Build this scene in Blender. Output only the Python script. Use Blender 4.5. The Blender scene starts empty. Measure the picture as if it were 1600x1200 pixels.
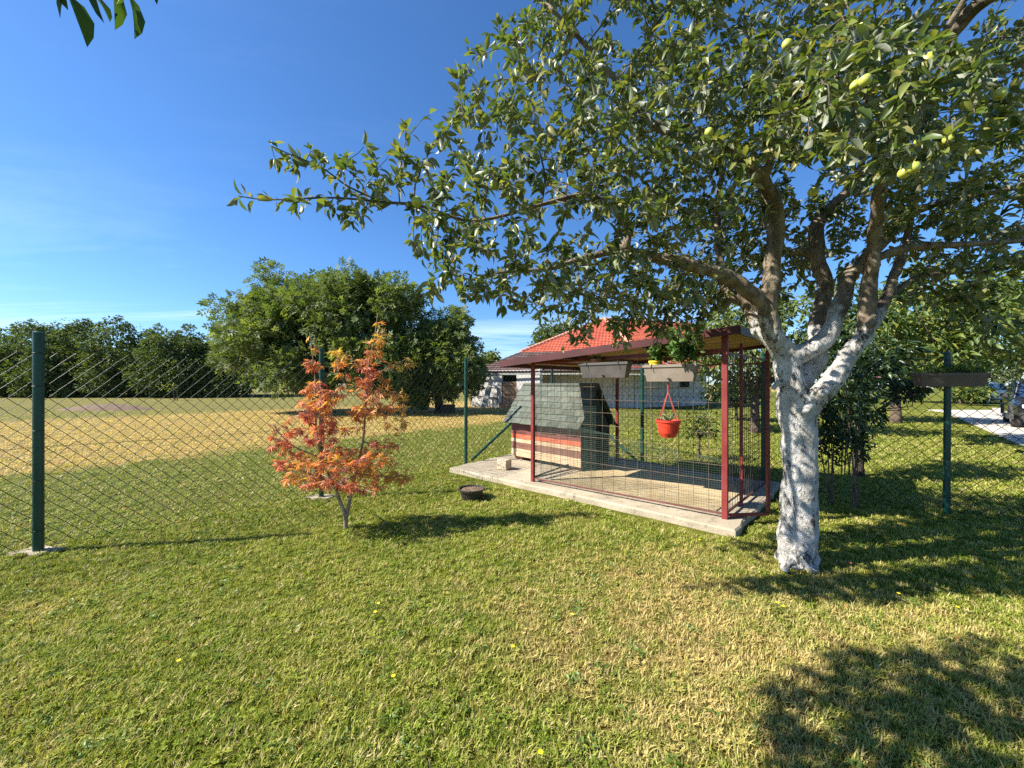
import bpy, bmesh, math, random
import numpy as np
from mathutils import Vector, Matrix, Euler, Quaternion, noise as mnoise

random.seed(7); np.random.seed(7)
R = math.radians
sc = bpy.context.scene
col = sc.collection

# ------------------------------------------------------------------ camera
F, H = 600.0, 1.52                       # focal length in photo pixels, eye height
cam = bpy.data.cameras.new('camera'); camo = bpy.data.objects.new('camera', cam); col.objects.link(camo)
cam.sensor_width = 36.0; cam.lens = 36.0 * F / 1600.0; cam.clip_start = 0.05; cam.clip_end = 2000
camo.location = (0, 0, H); camo.rotation_euler = (R(90), 0, 0)
sc.camera = camo

# ------------------------------------------------------------------ sky and sun
SUN_EL, SUN_AZ = 41.0, 190.0             # azimuth measured from +X towards +Y
sdir = Vector((math.cos(R(SUN_AZ)) * math.cos(R(SUN_EL)), math.sin(R(SUN_AZ)) * math.cos(R(SUN_EL)), math.sin(R(SUN_EL))))
world = bpy.data.worlds.new('World'); sc.world = world; world.use_nodes = True
wn, wl = world.node_tree.nodes, world.node_tree.links
wn.clear()
wout = wn.new('ShaderNodeOutputWorld'); bg = wn.new('ShaderNodeBackground'); bg.inputs['Strength'].default_value = 0.081
sky = wn.new('ShaderNodeTexSky'); sky.sky_type = 'NISHITA'; sky.sun_disc = False
sky.sun_elevation = R(SUN_EL); sky.sun_rotation = math.atan2(sdir.x, sdir.y)
sky.altitude = 0; sky.air_density = 1.0; sky.dust_density = 0.3; sky.ozone_density = 10.0
hs = wn.new('ShaderNodeHueSaturation'); hs.inputs['Saturation'].default_value = 1.06; wl.new(sky.outputs[0], hs.inputs['Color'])
tc = wn.new('ShaderNodeTexCoord'); sep = wn.new('ShaderNodeSeparateXYZ'); wl.new(tc.outputs['Generated'], sep.inputs[0])
def wmath(op, a, b=None, c=None):
    n = wn.new('ShaderNodeMath'); n.operation = op
    for i, v in enumerate((a, b, c)):
        if v is None: continue
        if isinstance(v, (int, float)): n.inputs[i].default_value = v
        else: wl.new(v, n.inputs[i])
    return n.outputs[0]
zz = wmath('MAXIMUM', sep.outputs[2], 0.04)
zz = wmath('ADD', zz, 0.06)
cx = wmath('DIVIDE', sep.outputs[0], zz); cy = wmath('DIVIDE', sep.outputs[1], zz)
comb = wn.new('ShaderNodeCombineXYZ'); wl.new(cx, comb.inputs[0]); wl.new(cy, comb.inputs[1])
mp = wn.new('ShaderNodeMapping'); mp.inputs['Rotation'].default_value = (0, 0, R(-22)); mp.inputs['Scale'].default_value = (0.28, 0.95, 1)
wl.new(comb.outputs[0], mp.inputs[0])
nz = wn.new('ShaderNodeTexNoise'); nz.inputs['Scale'].default_value = 0.75; nz.inputs['Detail'].default_value = 7; nz.inputs['Roughness'].default_value = 0.62
nz.inputs['Distortion'].default_value = 0.5
wl.new(mp.outputs[0], nz.inputs['Vector'])
cf = wmath('MULTIPLY', wmath('SUBTRACT', nz.outputs['Fac'], 0.51), 1.6); cf = wmath('MINIMUM', wmath('MAXIMUM', cf, 0.0), 0.45)
fade = wmath('SUBTRACT', 1.0, wmath('MULTIPLY', wmath('SUBTRACT', sep.outputs[2], 0.08), 3.0)); cf = wmath('MULTIPLY', cf, wmath('MINIMUM', wmath('MAXIMUM', fade, 0.08), 1.0))
mixc = wn.new('ShaderNodeMix'); mixc.data_type = 'RGBA'
wl.new(cf, mixc.inputs['Factor']); wl.new(hs.outputs[0], mixc.inputs['A']); mixc.inputs['B'].default_value = (9.5, 10.2, 10.8, 1)
wl.new(mixc.outputs['Result'], bg.inputs['Color']); wl.new(bg.outputs[0], wout.inputs[0])

sun = bpy.data.lights.new('sun', 'SUN'); sun.energy = 5.0; sun.angle = R(0.53); sun.color = (1.0, 0.94, 0.84)
suno = bpy.data.objects.new('sun', sun); col.objects.link(suno)
suno.rotation_euler = (-sdir).to_track_quat('-Z', 'Y').to_euler(); suno.location = sdir * 50
vs = sc.view_settings; vs.view_transform = 'Standard'; vs.look = 'None'; vs.exposure = 1.35; vs.gamma = 1.0
vs.use_curve_mapping = False
sc.cycles.max_bounces = 6; sc.cycles.transparent_max_bounces = 8; sc.cycles.sample_clamp_indirect = 6
sc.cycles.use_denoising = False

# ------------------------------------------------------------------ helpers
def W(px, py, d): return Vector(((px - 800) / F * d, d, H - (py - 600) / F * d))
def G(px, py, z=0.0):
    d = (H - z) * F / (py - 600); return Vector(((px - 800) / F * d, d, z))
LOC = {}
def setp(o, label=None, cat=None, group=None, kind=None):
    if label: o['label'] = label
    if cat: o['category'] = cat
    if group: o['group'] = group
    if kind: o['kind'] = kind
    return o
def thing(name, label, cat, loc, group=None):
    o = bpy.data.objects.new(name, None); col.objects.link(o); o.empty_display_size = 0.2
    o.location = loc; LOC[o.name] = Vector(loc); setp(o, label, cat, group); return o
def base_of(p):
    while p is not None:
        if p.name in LOC: return LOC[p.name]
        p = p.parent
    return Vector((0, 0, 0))
def link_mesh(name, me, mat, parent=None, kind=None):
    o = bpy.data.objects.new(name, me); col.objects.link(o)
    if mat is not None and len(me.materials) == 0: me.materials.append(mat)
    if parent is not None: o.parent = parent
    if kind: o['kind'] = kind
    return o
def arrmesh(name, V, Fc, smooth=False, attrs=None):
    V = np.asarray(V, dtype=np.float32).reshape(-1, 3); Fc = np.asarray(Fc, dtype=np.int32)
    me = bpy.data.meshes.new(name); n, k = Fc.shape
    me.vertices.add(len(V)); me.vertices.foreach_set('co', V.ravel())
    me.loops.add(n * k); me.loops.foreach_set('vertex_index', Fc.ravel())
    me.polygons.add(n); me.polygons.foreach_set('loop_start', np.arange(0, n * k, k, dtype=np.int32))
    try: me.polygons.foreach_set('loop_total', np.full(n, k, dtype=np.int32))
    except Exception: pass
    me.polygons.foreach_set('use_smooth', np.full(n, smooth))
    for an, av in (attrs or {}).items():
        at = me.attributes.new(an, 'FLOAT', 'POINT'); at.data.foreach_set('value', np.asarray(av, dtype=np.float32))
    me.update(calc_edges=True); return me
class MB:
    def __init__(s): s.v = []; s.f = []
    def add(s, vs, fs):
        o = len(s.v); s.v += [tuple(v) for v in vs]; s.f += [tuple(i + o for i in f) for f in fs]; return s
    def box(s, c, size, rot=None):
        c = Vector(c); hx, hy, hz = [t / 2 for t in size]; M = rot if rot is not None else Matrix.Identity(3)
        vs = [c + M @ Vector((x * hx, y * hy, z * hz)) for x in (-1, 1) for y in (-1, 1) for z in (-1, 1)]
        return s.add(vs, [(0, 1, 3, 2), (4, 6, 7, 5), (0, 4, 5, 1), (2, 3, 7, 6), (0, 2, 6, 4), (1, 5, 7, 3)])
    def beam(s, p, q, w, h, up=(0, 0, 1)):
        p, q = Vector(p), Vector(q); d = (q - p).normalized(); up = Vector(up)
        if abs(d.dot(up)) > 0.98: up = Vector((1, 0, 0)) if abs(d.x) < .9 else Vector((0, 1, 0))
        a = d.cross(up).normalized(); b = a.cross(d).normalized()
        vs = [e + a * (i * w / 2) + b * (j * h / 2) for e in (p, q) for i, j in ((-1, -1), (1, -1), (1, 1), (-1, 1))]
        return s.add(vs, [(3, 2, 1, 0), (4, 5, 6, 7), (0, 1, 5, 4), (1, 2, 6, 5), (2, 3, 7, 6), (3, 0, 4, 7)])
    def tube(s, pts, rad, n=8, cap=True):
        pts = [Vector(p) for p in pts]; m = len(pts)
        if isinstance(rad, (int, float)): rad = [rad] * m
        t0 = (pts[1] - pts[0]).normalized(); ref = Vector((0, 0, 1)) if abs(t0.z) < .9 else Vector((1, 0, 0))
        a = t0.cross(ref).normalized(); vs = []
        for i in range(m):
            t = (pts[min(i + 1, m - 1)] - pts[max(i - 1, 0)])
            t = t.normalized() if t.length > 1e-9 else t0
            a = (a - t * a.dot(t)); a = a.normalized() if a.length > 1e-6 else t.orthogonal().normalized()
            b = t.cross(a)
            for k in range(n):
                an = 2 * math.pi * k / n; vs.append(pts[i] + (a * math.cos(an) + b * math.sin(an)) * rad[i])
        fs = [(i * n + k, i * n + (k + 1) % n, (i + 1) * n + (k + 1) % n, (i + 1) * n + k) for i in range(m - 1) for k in range(n)]
        if cap: fs += [tuple(range(n - 1, -1, -1)), tuple((m - 1) * n + k for k in range(n))]
        return s.add(vs, fs)
    def lathe(s, c, prof, n=20, rib=0.0, ribn=0):
        c = Vector(c); vs = []; m = len(prof)
        for r, z in prof:
            for k in range(n):
                an = 2 * math.pi * k / n; rr = r * (1 + (rib if (ribn and k % 2) else 0))
                vs.append(c + Vector((rr * math.cos(an), rr * math.sin(an), z)))
        fs = [(i * n + k, i * n + (k + 1) % n, (i + 1) * n + (k + 1) % n, (i + 1) * n + k) for i in range(m - 1) for k in range(n)]
        fs += [tuple(range(n - 1, -1, -1)), tuple((m - 1) * n + k for k in range(n))]
        return s.add(vs, fs)
    def poly_slab(s, poly, z0, z1):
        n = len(poly)
        vs = [(p[0], p[1], z0) for p in poly] + [(p[0], p[1], z1) for p in poly]
        fs = [tuple(range(n - 1, -1, -1)), tuple(range(n, 2 * n))] + [(i, (i + 1) % n, n + (i + 1) % n, n + i) for i in range(n)]
        return s.add(vs, fs)
    def build(s, name, mat, parent=None, smooth=False, kind=None, bevel=0.0):
        b = base_of(parent) if parent is not None else Vector((0, 0, 0))
        me = bpy.data.meshes.new(name); me.from_pydata([(v[0] - b.x, v[1] - b.y, v[2] - b.z) for v in s.v], [], s.f); me.update()
        if bevel > 0:
            bm = bmesh.new(); bm.from_mesh(me); bmesh.ops.bevel(bm, geom=list(bm.edges), offset=bevel, segments=1, affect='EDGES'); bm.to_mesh(me); bm.free()
        if smooth: me.polygons.foreach_set('use_smooth', [True] * len(me.polygons))
        return link_mesh(name, me, mat, parent, kind)

# ------------------------------------------------------------------ materials
def newmat(name):
    m = bpy.data.materials.new(name); m.use_nodes = True; nt = m.node_tree; nt.nodes.clear()
    o = nt.nodes.new('ShaderNodeOutputMaterial'); p = nt.nodes.new('ShaderNodeBsdfPrincipled'); nt.links.new(p.outputs[0], o.inputs[0])
    return m, nt, p, o
def mathn(nt, op, a, b=None, c=None, clamp=False):
    n = nt.nodes.new('ShaderNodeMath'); n.operation = op; n.use_clamp = clamp
    for i, v in enumerate((a, b, c)):
        if v is None: continue
        if isinstance(v, (int, float)): n.inputs[i].default_value = v
        else: nt.links.new(v, n.inputs[i])
    return n.outputs[0]
def mixn(nt, f, a, b, blend='MIX'):
    n = nt.nodes.new('ShaderNodeMix'); n.data_type = 'RGBA'; n.blend_type = blend
    for k, v in (('Factor', f), ('A', a), ('B', b)):
        if isinstance(v, (int, float)): n.inputs[k].default_value = v
        elif isinstance(v, tuple): n.inputs[k].default_value = (*v[:3], 1)
        else: nt.links.new(v, n.inputs[k])
    return n.outputs['Result']
def noisen(nt, vec, scale, detail=4, rough=.55, dist=0.0):
    n = nt.nodes.new('ShaderNodeTexNoise'); n.inputs['Scale'].default_value = scale; n.inputs['Detail'].default_value = detail
    n.inputs['Roughness'].default_value = rough; n.inputs['Distortion'].default_value = dist
    if vec is not None: nt.links.new(vec, n.inputs['Vector'])
    return n.outputs['Fac']
def ss(nt, x, lo, hi):
    n = nt.nodes.new('ShaderNodeMapRange'); n.interpolation_type = 'SMOOTHSTEP'; nt.links.new(x, n.inputs[0])
    n.inputs[1].default_value = lo; n.inputs[2].default_value = hi; return n.outputs[0]
def bumpn(nt, p, h, strength, dist):
    b = nt.nodes.new('ShaderNodeBump'); b.inputs['Strength'].default_value = strength; b.inputs['Distance'].default_value = dist
    nt.links.new(h, b.inputs['Height']); nt.links.new(b.outputs[0], p.inputs['Normal'])
def wpos(nt): return nt.nodes.new('ShaderNodeNewGeometry').outputs['Position']
def pmat(name, c1, c2, scale=6.0, rough=.6, bump=.2, bscale=None, bdist=.01, metal=0.0, lo=.35, hi=.65, c3=None, s3=30.0, l3=.6, h3=.7, spec=.4):
    m, nt, p, o = newmat(name); v = wpos(nt)
    cc = mixn(nt, ss(nt, noisen(nt, v, scale), lo, hi), c1, c2)
    if c3: cc = mixn(nt, ss(nt, noisen(nt, v, s3, 6, .65), l3, h3), cc, c3)
    nt.links.new(cc, p.inputs['Base Color']); p.inputs['Roughness'].default_value = rough; p.inputs['Metallic'].default_value = metal
    p.inputs['Specular IOR Level'].default_value = spec
    if bump: bumpn(nt, p, noisen(nt, v, bscale or scale * 6, 6, .65), bump, bdist)
    return m
def leafmat(name, stops, under=None, trans=.35, rough=.45, spec=.45, nscale=.9, namp=.25):
    """stops: colours along the per-leaf attribute rnd"""
    m, nt, p, o = newmat(name)
    at = nt.nodes.new('ShaderNodeAttribute'); at.attribute_name = 'rnd'
    f = mathn(nt, 'ADD', at.outputs['Fac'], mathn(nt, 'MULTIPLY', mathn(nt, 'SUBTRACT', noisen(nt, wpos(nt), nscale, 3), .5), namp), clamp=True)
    cr = nt.nodes.new('ShaderNodeValToRGB'); nt.links.new(f, cr.inputs[0]); e = cr.color_ramp.elements
    while len(e) < len(stops): e.new(.5)
    for i, c in enumerate(stops): e[i].position = i / (len(stops) - 1); e[i].color = (*c, 1)
    cc = cr.outputs[0]
    top = cc
    if under:
        g = nt.nodes.new('ShaderNodeNewGeometry'); cc = mixn(nt, g.outputs['Backfacing'], cc, under)
    nt.links.new(cc, p.inputs['Base Color']); p.inputs['Roughness'].default_value = rough; p.inputs['Specular IOR Level'].default_value = spec
    t = nt.nodes.new('ShaderNodeBsdfTranslucent'); nt.links.new(mixn(nt, 1.0, top, (1.5, 1.6, .55), 'MULTIPLY'), t.inputs[0])
    ms = nt.nodes.new('ShaderNodeMixShader'); ms.inputs[0].default_value = trans
    nt.links.new(p.outputs[0], ms.inputs[1]); nt.links.new(t.outputs[0], ms.inputs[2]); nt.links.new(ms.outputs[0], o.inputs[0])
    return m

P1 = Vector((-4.28, 3.47, 0)); FN = Vector((-.755, .656, 0))
def zone_color(nt, bright=1.0):
    """yard lawn, mown green strip, dry hay strip, far stubble: strips run parallel to the fence"""
    pos = wpos(nt); sx = nt.nodes.new('ShaderNodeSeparateXYZ'); nt.links.new(pos, sx.inputs[0]); x, y = sx.outputs[0], sx.outputs[1]
    w = mathn(nt, 'ADD', mathn(nt, 'MULTIPLY', x, FN.x), mathn(nt, 'MULTIPLY', y, FN.y)); w = mathn(nt, 'SUBTRACT', w, P1.dot(FN))
    n1 = noisen(nt, pos, .35, 3); n2 = noisen(nt, pos, 1.3, 5, .6); n3 = noisen(nt, pos, 6.0, 4, .6)
    ww = mathn(nt, 'ADD', w, mathn(nt, 'MULTIPLY', mathn(nt, 'SUBTRACT', n2, .5), 3.0)); ww = mathn(nt, 'ADD', ww, mathn(nt, 'MULTIPLY', mathn(nt, 'SUBTRACT', n3, .5), 1.2))
    k = bright
    g1 = (.112 * k, .140 * k, .015 * k); g2 = (.160 * k, .172 * k, .026 * k); straw = (.26 * k, .195 * k, .075 * k)
    hay = (.40 * k, .29 * k, .105 * k); mown = (.125 * k, .142 * k, .026 * k); far = (.17 * k, .165 * k, .05 * k); brown = (.17 * k, .115 * k, .055 * k)
    lawn = mixn(nt, ss(nt, n2, .35, .65), g1, g2)
    # dry thin patch of the lawn in front of the tree
    dx = mathn(nt, 'SUBTRACT', x, 1.25); dy = mathn(nt, 'MULTIPLY', mathn(nt, 'SUBTRACT', y, 2.35), 1.3)
    dd = mathn(nt, 'SQRT', mathn(nt, 'ADD', mathn(nt, 'MULTIPLY', dx, dx), mathn(nt, 'MULTIPLY', dy, dy)))
    dry = mathn(nt, 'MULTIPLY', mathn(nt, 'SUBTRACT', 1.0, ss(nt, dd, .3, 2.6)), .15)
    dryf = ss(nt, mathn(nt, 'ADD', mathn(nt, 'ADD', mathn(nt, 'MULTIPLY', n3, .45), mathn(nt, 'MULTIPLY', n1, .3)), mathn(nt, 'ADD', dry, mathn(nt, 'MULTIPLY', n2, .25))), .50, .74)
    lawn = mixn(nt, dryf, lawn, straw)
    c = mixn(nt, ss(nt, ww, -.2, .7), lawn, mixn(nt, ss(nt, n3, .55, .75), mown, brown))
    c = mixn(nt, ss(nt, ww, 4.3, 5.5), c, mixn(nt, ss(nt, n3, .35, .8), hay, mixn(nt, ss(nt, n2, .4, .6), mown, brown)))
    c = mixn(nt, ss(nt, ww, 18.5, 21.5), c, mixn(nt, ss(nt, n2, .5, .7), far, straw))
    return c, pos

m, nt, p, o = newmat('ground_turf')
c, pos = zone_color(nt, 1.1)
fine = noisen(nt, pos, 55, 6, .7)
c = mixn(nt, ss(nt, fine, .35, .7), mixn(nt, 1.0, c, (.55, .5, .45), 'MULTIPLY'), mixn(nt, 1.0, c, (1.5, 1.5, 1.4), 'MULTIPLY'))
nt.links.new(c, p.inputs['Base Color']); p.inputs['Roughness'].default_value = .95; p.inputs['Specular IOR Level'].default_value = .1
hb = mathn(nt, 'ADD', fine, mathn(nt, 'MULTIPLY', noisen(nt, pos, 9, 4), 2.0)); bumpn(nt, p, hb, .9, .05)
M_GROUND = m

m, nt, p, o = newmat('grass_blade')
c, pos = zone_color(nt, 2.05)
oi = nt.nodes.new('ShaderNodeObjectInfo'); at = nt.nodes.new('ShaderNodeAttribute'); at.attribute_name = 'rnd'
rn = mathn(nt, 'ADD', mathn(nt, 'MULTIPLY', oi.outputs['Random'], .5), mathn(nt, 'MULTIPLY', at.outputs['Fac'], .5))
c = mixn(nt, ss(nt, rn, .50, .80), c, (.52, .43, .19))
c = mixn(nt, ss(nt, rn, .38, .12), c, (.115, .175, .020))
nt.links.new(c, p.inputs['Base Color']); p.inputs['Roughness'].default_value = .55; p.inputs['Specular IOR Level'].default_value = .18
t = nt.nodes.new('ShaderNodeBsdfTranslucent'); nt.links.new(mixn(nt, 1.0, c, (1.25, 1.3, .7), 'MULTIPLY'), t.inputs[0])
ms = nt.nodes.new('ShaderNodeMixShader'); ms.inputs[0].default_value = .3
nt.links.new(p.outputs[0], ms.inputs[1]); nt.links.new(t.outputs[0], ms.inputs[2]); nt.links.new(ms.outputs[0], o.inputs[0])
M_GRASS = m

M_CONC = pmat('concrete', (.31, .26, .185), (.40, .345, .25), 2.2, .9, .6, 40, .014, c3=(.17, .15, .11), s3=9, l3=.54, h3=.70, spec=.2)
M_POST = pmat('green_post_paint', (.006, .046, .034), (.010, .060, .044), 3, .35, .08, 40, .004, c3=(.05, .10, .075), s3=22, l3=.66, h3=.74)
M_WIRE = pmat('green_wire_coat', (.010, .022, .016), (.015, .030, .022), 5, .5, 0, spec=.14)
M_GALV = pmat('weathered_wire', (.20, .15, .10), (.10, .07, .05), 9, .5, 0, metal=.5)
M_FINE = pmat('dark_green_netting', (.03, .06, .045), (.05, .08, .06), 9, .6, 0)
M_RED = pmat('red_oxide_paint', (.165, .022, .022), (.21, .036, .032), 6, .45, .15, 50, .004, c3=(.34, .14, .11), s3=25, l3=.64, h3=.72)
M_ROOFSHEET = pmat('dark_red_sheet', (.06, .015, .015), (.085, .02, .02), 4, .5, .1, 30, .004)
M_PLY = pmat('plywood', (.28, .16, .065), (.36, .22, .09), 5, .6, .1, 40, .003, c3=(.3, .16, .07), s3=3)
M_WHITE = pmat('lime_render', (.58, .56, .52), (.66, .64, .60), 1.2, .9, .4, 12, .02, c3=(.45, .40, .33), s3=1.6, l3=.62, h3=.75, spec=.15)
M_BRICKRED = pmat('brick_plinth', (.40, .20, .12), (.5, .28, .18), 4, .9, .4, 20, .02)
M_WOODOLD = pmat('old_door_wood', (.36, .22, .13), (.44, .28, .17), 7, .8, .3, 40, .01)
M_WOODGREY = pmat('grey_wood', (.30, .30, .27), (.42, .42, .38), 7, .8, .3, 40, .01)
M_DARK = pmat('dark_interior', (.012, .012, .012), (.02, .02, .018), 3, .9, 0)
M_IRON = pmat('black_iron', (.02, .02, .022), (.04, .035, .03), 8, .6, 0)
M_TILE = pmat('red_roof_tile', (.37, .080, .042), (.45, .11, .06), 2.0, .7, .2, 20, .02, c3=(.34, .07, .04), s3=5, l3=.6, h3=.75)
M_RIDGE = pmat('ridge_tile', (.55, .24, .15), (.62, .32, .22), 3, .8, .2, 20, .02)
M_DTILE = pmat('weathered_brown_tile', (.075, .048, .045), (.12, .075, .065), 2.0, .85, .3, 14, .02, c3=(.2, .1, .075), s3=5, l3=.62, h3=.75)
M_SHINGLE = [pmat('shingle_%d' % i, a, b, 14, .9, .5, 160, .004, spec=.2) for i, (a, b) in enumerate([((.080, .090, .070), (.11, .122, .095)), ((.095, .106, .084), (.125, .137, .11)), ((.068, .076, .062), (.09, .10, .08))])]
M_PL_RED_SHADE = pmat('plank_red_eave_shade', (.14, .04, .035), (.19, .06, .05), 6, .6, .2, 40, .006)  # red plank with the shade below the eave put into its colour
M_PL_ORANGE_LIT = pmat('plank_orange_lit', (.46, .10, .045), (.54, .14, .07), 6, .6, .2, 40, .006)  # orange-red strip, coloured bright as the sunlit part of the side
M_PL_CREAM = pmat('plank_bare_wood', (.48, .33, .19), (.58, .42, .26), 5, .7, .2, 40, .006, c3=(.3, .15, .07), s3=14, l3=.70, h3=.76)
M_PL_BROWN = pmat('plank_brown', (.17, .075, .05), (.22, .10, .07), 6, .6, .2, 40, .006)
M_PL_GREEN = pmat('dark_green_board', (.012, .030, .022), (.02, .04, .03), 6, .6, .1, 40, .004)
M_PLANTER_G = pmat('grey_planter_plastic', (.075, .068, .062), (.10, .088, .08), 9, .5, .05, 60, .003)
M_PLANTER_B = pmat('taupe_planter_plastic', (.20, .165, .13), (.25, .205, .165), 9, .5, .05, 60, .003)
M_PLANTER_D = pmat('brown_planter_plastic', (.10, .07, .055), (.13, .09, .07), 9, .5, .05, 60, .003)
M_REDPOT = pmat('red_pot_plastic', (.50, .035, .018), (.56, .05, .025), 9, .35, 0)
M_STRING = pmat('red_hanger_plastic', (.32, .05, .035), (.38, .07, .05), 9, .5, 0)
M_TERRA = pmat('terracotta', (.42, .17, .08), (.5, .22, .11), 9, .8, .2)
M_YELLOWPOT = pmat('yellow_plastic', (.62, .48, .03), (.68, .54, .05), 9, .5, 0)
M_BLACKPOT = pmat('black_pot_plastic', (.028, .024, .022), (.045, .038, .034), 9, .5, .05, 60, .003)
M_SOIL = pmat('dry_soil', (.11, .07, .04), (.17, .115, .07), 18, .95, .8, 60, .02)
M_BLOCK = pmat('rough_stone_block', (.42, .34, .22), (.55, .46, .33), 20, .95, .9, 60, .02)
M_DRIVE = pmat('driveway_concrete', (.46, .40, .33), (.54, .48, .40), .6, .9, .3, 20, .01)
M_BARK = pmat('brown_bark', (.085, .06, .04), (.15, .11, .075), 9, .9, .8, 45, .02)
M_BARKD = pmat('dark_bark', (.04, .03, .022), (.075, .055, .04), 9, .9, .8, 45, .02)
M_TWIG = pmat('apple_twig_bark', (.075, .055, .045), (.13, .10, .075), 20, .8, .3, 90, .004)
M_MAPLEBARK = pmat('maple_bark', (.20, .15, .11), (.30, .24, .17), 18, .8, .3, 90, .004)

m, nt, p, o = newmat('whitewashed_bark')
pos = wpos(nt); sx = nt.nodes.new('ShaderNodeSeparateXYZ'); nt.links.new(pos, sx.inputs[0])
mpn = nt.nodes.new('ShaderNodeMapping'); mpn.inputs['Scale'].default_value = (1, 1, .45); nt.links.new(pos, mpn.inputs[0])
vz = mpn.outputs[0]
flake = noisen(nt, vz, 26, 8, .72, .6); big = noisen(nt, pos, 3.2, 3)
zn = mathn(nt, 'ADD', sx.outputs[2], mathn(nt, 'MULTIPLY', mathn(nt, 'SUBTRACT', big, .5), .9)); zn = mathn(nt, 'ADD', zn, mathn(nt, 'MULTIPLY', mathn(nt, 'SUBTRACT', flake, .5), .5))
limit = mathn(nt, 'SUBTRACT', 1.0, ss(nt, zn, 2.08, 2.14))
cov = ss(nt, mathn(nt, 'ADD', flake, mathn(nt, 'MULTIPLY', mathn(nt, 'SUBTRACT', big, .5), .45)), .60, .55)
limew = mixn(nt, ss(nt, noisen(nt, pos, 11, 4), .4, .65), (.66, .645, .61), (.47, .445, .40))
bark = mixn(nt, ss(nt, noisen(nt, vz, 13, 6, .65), .38, .62), (.18, .14, .10), (.38, .31, .22))
dark = mixn(nt, ss(nt, noisen(nt, vz, 40, 6, .7), .45, .6), (.10, .085, .07), (.22, .2, .18))
under = mixn(nt, limit, bark, dark)
c = mixn(nt, mathn(nt, 'MULTIPLY', limit, cov), under, limew)
nt.links.new(c, p.inputs['Base Color']); p.inputs['Roughness'].default_value = .9; p.inputs['Specular IOR Level'].default_value = .15
bumpn(nt, p, mathn(nt, 'ADD', flake, noisen(nt, vz, 70, 5, .7)), 1.0, .035)
M_TRUNK = m

M_APPLELEAF = leafmat('apple_leaf', [(.036, .064, .012), (.064, .100, .018), (.10, .14, .028), (.16, .19, .042), (.25, .22, .065)], under=(.27, .29, .21), trans=.32, rough=.42, spec=.4)
M_PLUMLEAF = leafmat('plum_leaf', [(.035, .075, .015), (.06, .11, .022)], under=(.045, .08, .025), trans=.3, rough=.6, spec=.2)
M_WALNUTLEAF = leafmat('walnut_leaf', [(.065, .095, .024), (.10, .14, .036), (.145, .18, .055), (.19, .215, .085)], under=(.12, .16, .07), trans=.32, rough=.6, spec=.2, nscale=.25)
M_WOODLEAF = leafmat('wood_leaf', [(.045, .070, .018), (.070, .105, .028), (.105, .14, .04), (.15, .175, .06)], under=(.09, .12, .05), trans=.25, rough=.6, spec=.2, nscale=.2)
M_DARKLEAF = leafmat('dark_shrub_leaf', [(.014, .030, .009), (.026, .05, .013), (.04, .075, .02)], trans=.2, rough=.35)
M_YGLEAF = leafmat('yellow_green_leaf', [(.042, .075, .015), (.075, .12, .022), (.13, .165, .03), (.25, .24, .045)], under=(.12, .17, .05), trans=.38)
M_MAPLELEAF = leafmat('maple_leaf', [(.42, .10, .10), (.55, .17, .13), (.58, .25, .11), (.58, .36, .10), (.36, .30, .11)], trans=.38, rough=.5, namp=.0)
M_JADE = leafmat('jade_leaf', [(.04, .09, .02), (.08, .15, .035), (.16, .23, .07)], trans=.15, rough=.25)
M_SUCC = leafmat('succulent_leaf', [(.13, .19, .09), (.22, .27, .14)], trans=.15)
M_APPLE = pmat('green_apple_skin', (.36, .40, .06), (.46, .46, .09), 9, .35, 0, spec=.5)
M_PINK = pmat('pink_petal', (.62, .36, .38), (.75, .52, .52), 30, .6, 0)
M_YPETAL = pmat('yellow_petal', (.75, .58, .01), (.8, .65, .02), 30, .6, 0)
M_GSTEM = pmat('green_stem', (.08, .14, .03), (.1, .17, .04), 30, .6, 0)
M_CARBLACK = pmat('black_car_paint', (.012, .013, .016), (.016, .017, .02), 3, .12, 0, spec=.6)
M_CARSILVER = pmat('silver_blue_car_paint', (.42, .47, .52), (.46, .5, .55), 3, .25, 0, spec=.6)
M_CARPLASTIC = pmat('car_black_plastic', (.03, .03, .03), (.045, .045, .045), 12, .6, .1)
M_GLASS = pmat('car_glass', (.015, .03, .07), (.02, .04, .09), 3, .05, 0, spec=.8)
M_TYRE = pmat('tyre_rubber', (.03, .03, .03), (.05, .048, .045), 12, .85, .2)
M_RIM = pmat('wheel_rim', (.45, .45, .46), (.55, .55, .56), 3, .3, 0, metal=.8)
M_LAMP = pmat('headlight_glass', (.6, .62, .65), (.75, .77, .8), 12, .1, 0, spec=.8)

# ================================================================== SETTING
xs = np.unique(np.concatenate([np.linspace(-600, -40, 15), np.linspace(-40, 40, 81), np.linspace(40, 600, 15)]))
ys = np.unique(np.concatenate([np.linspace(-60, -4, 8), np.linspace(-4, 40, 45), np.linspace(40, 900, 18)]))
gv = np.array([(x, y, 0.0) for y in ys for x in xs]); nx = len(xs)
gf = [(j * nx + i, j * nx + i + 1, (j + 1) * nx + i + 1, (j + 1) * nx + i) for j in range(len(ys) - 1) for i in range(nx - 1)]
setp(link_mesh('ground', arrmesh('ground', gv, gf), M_GROUND), 'flat grassy ground of the yard and the field beyond', kind='structure')

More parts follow.
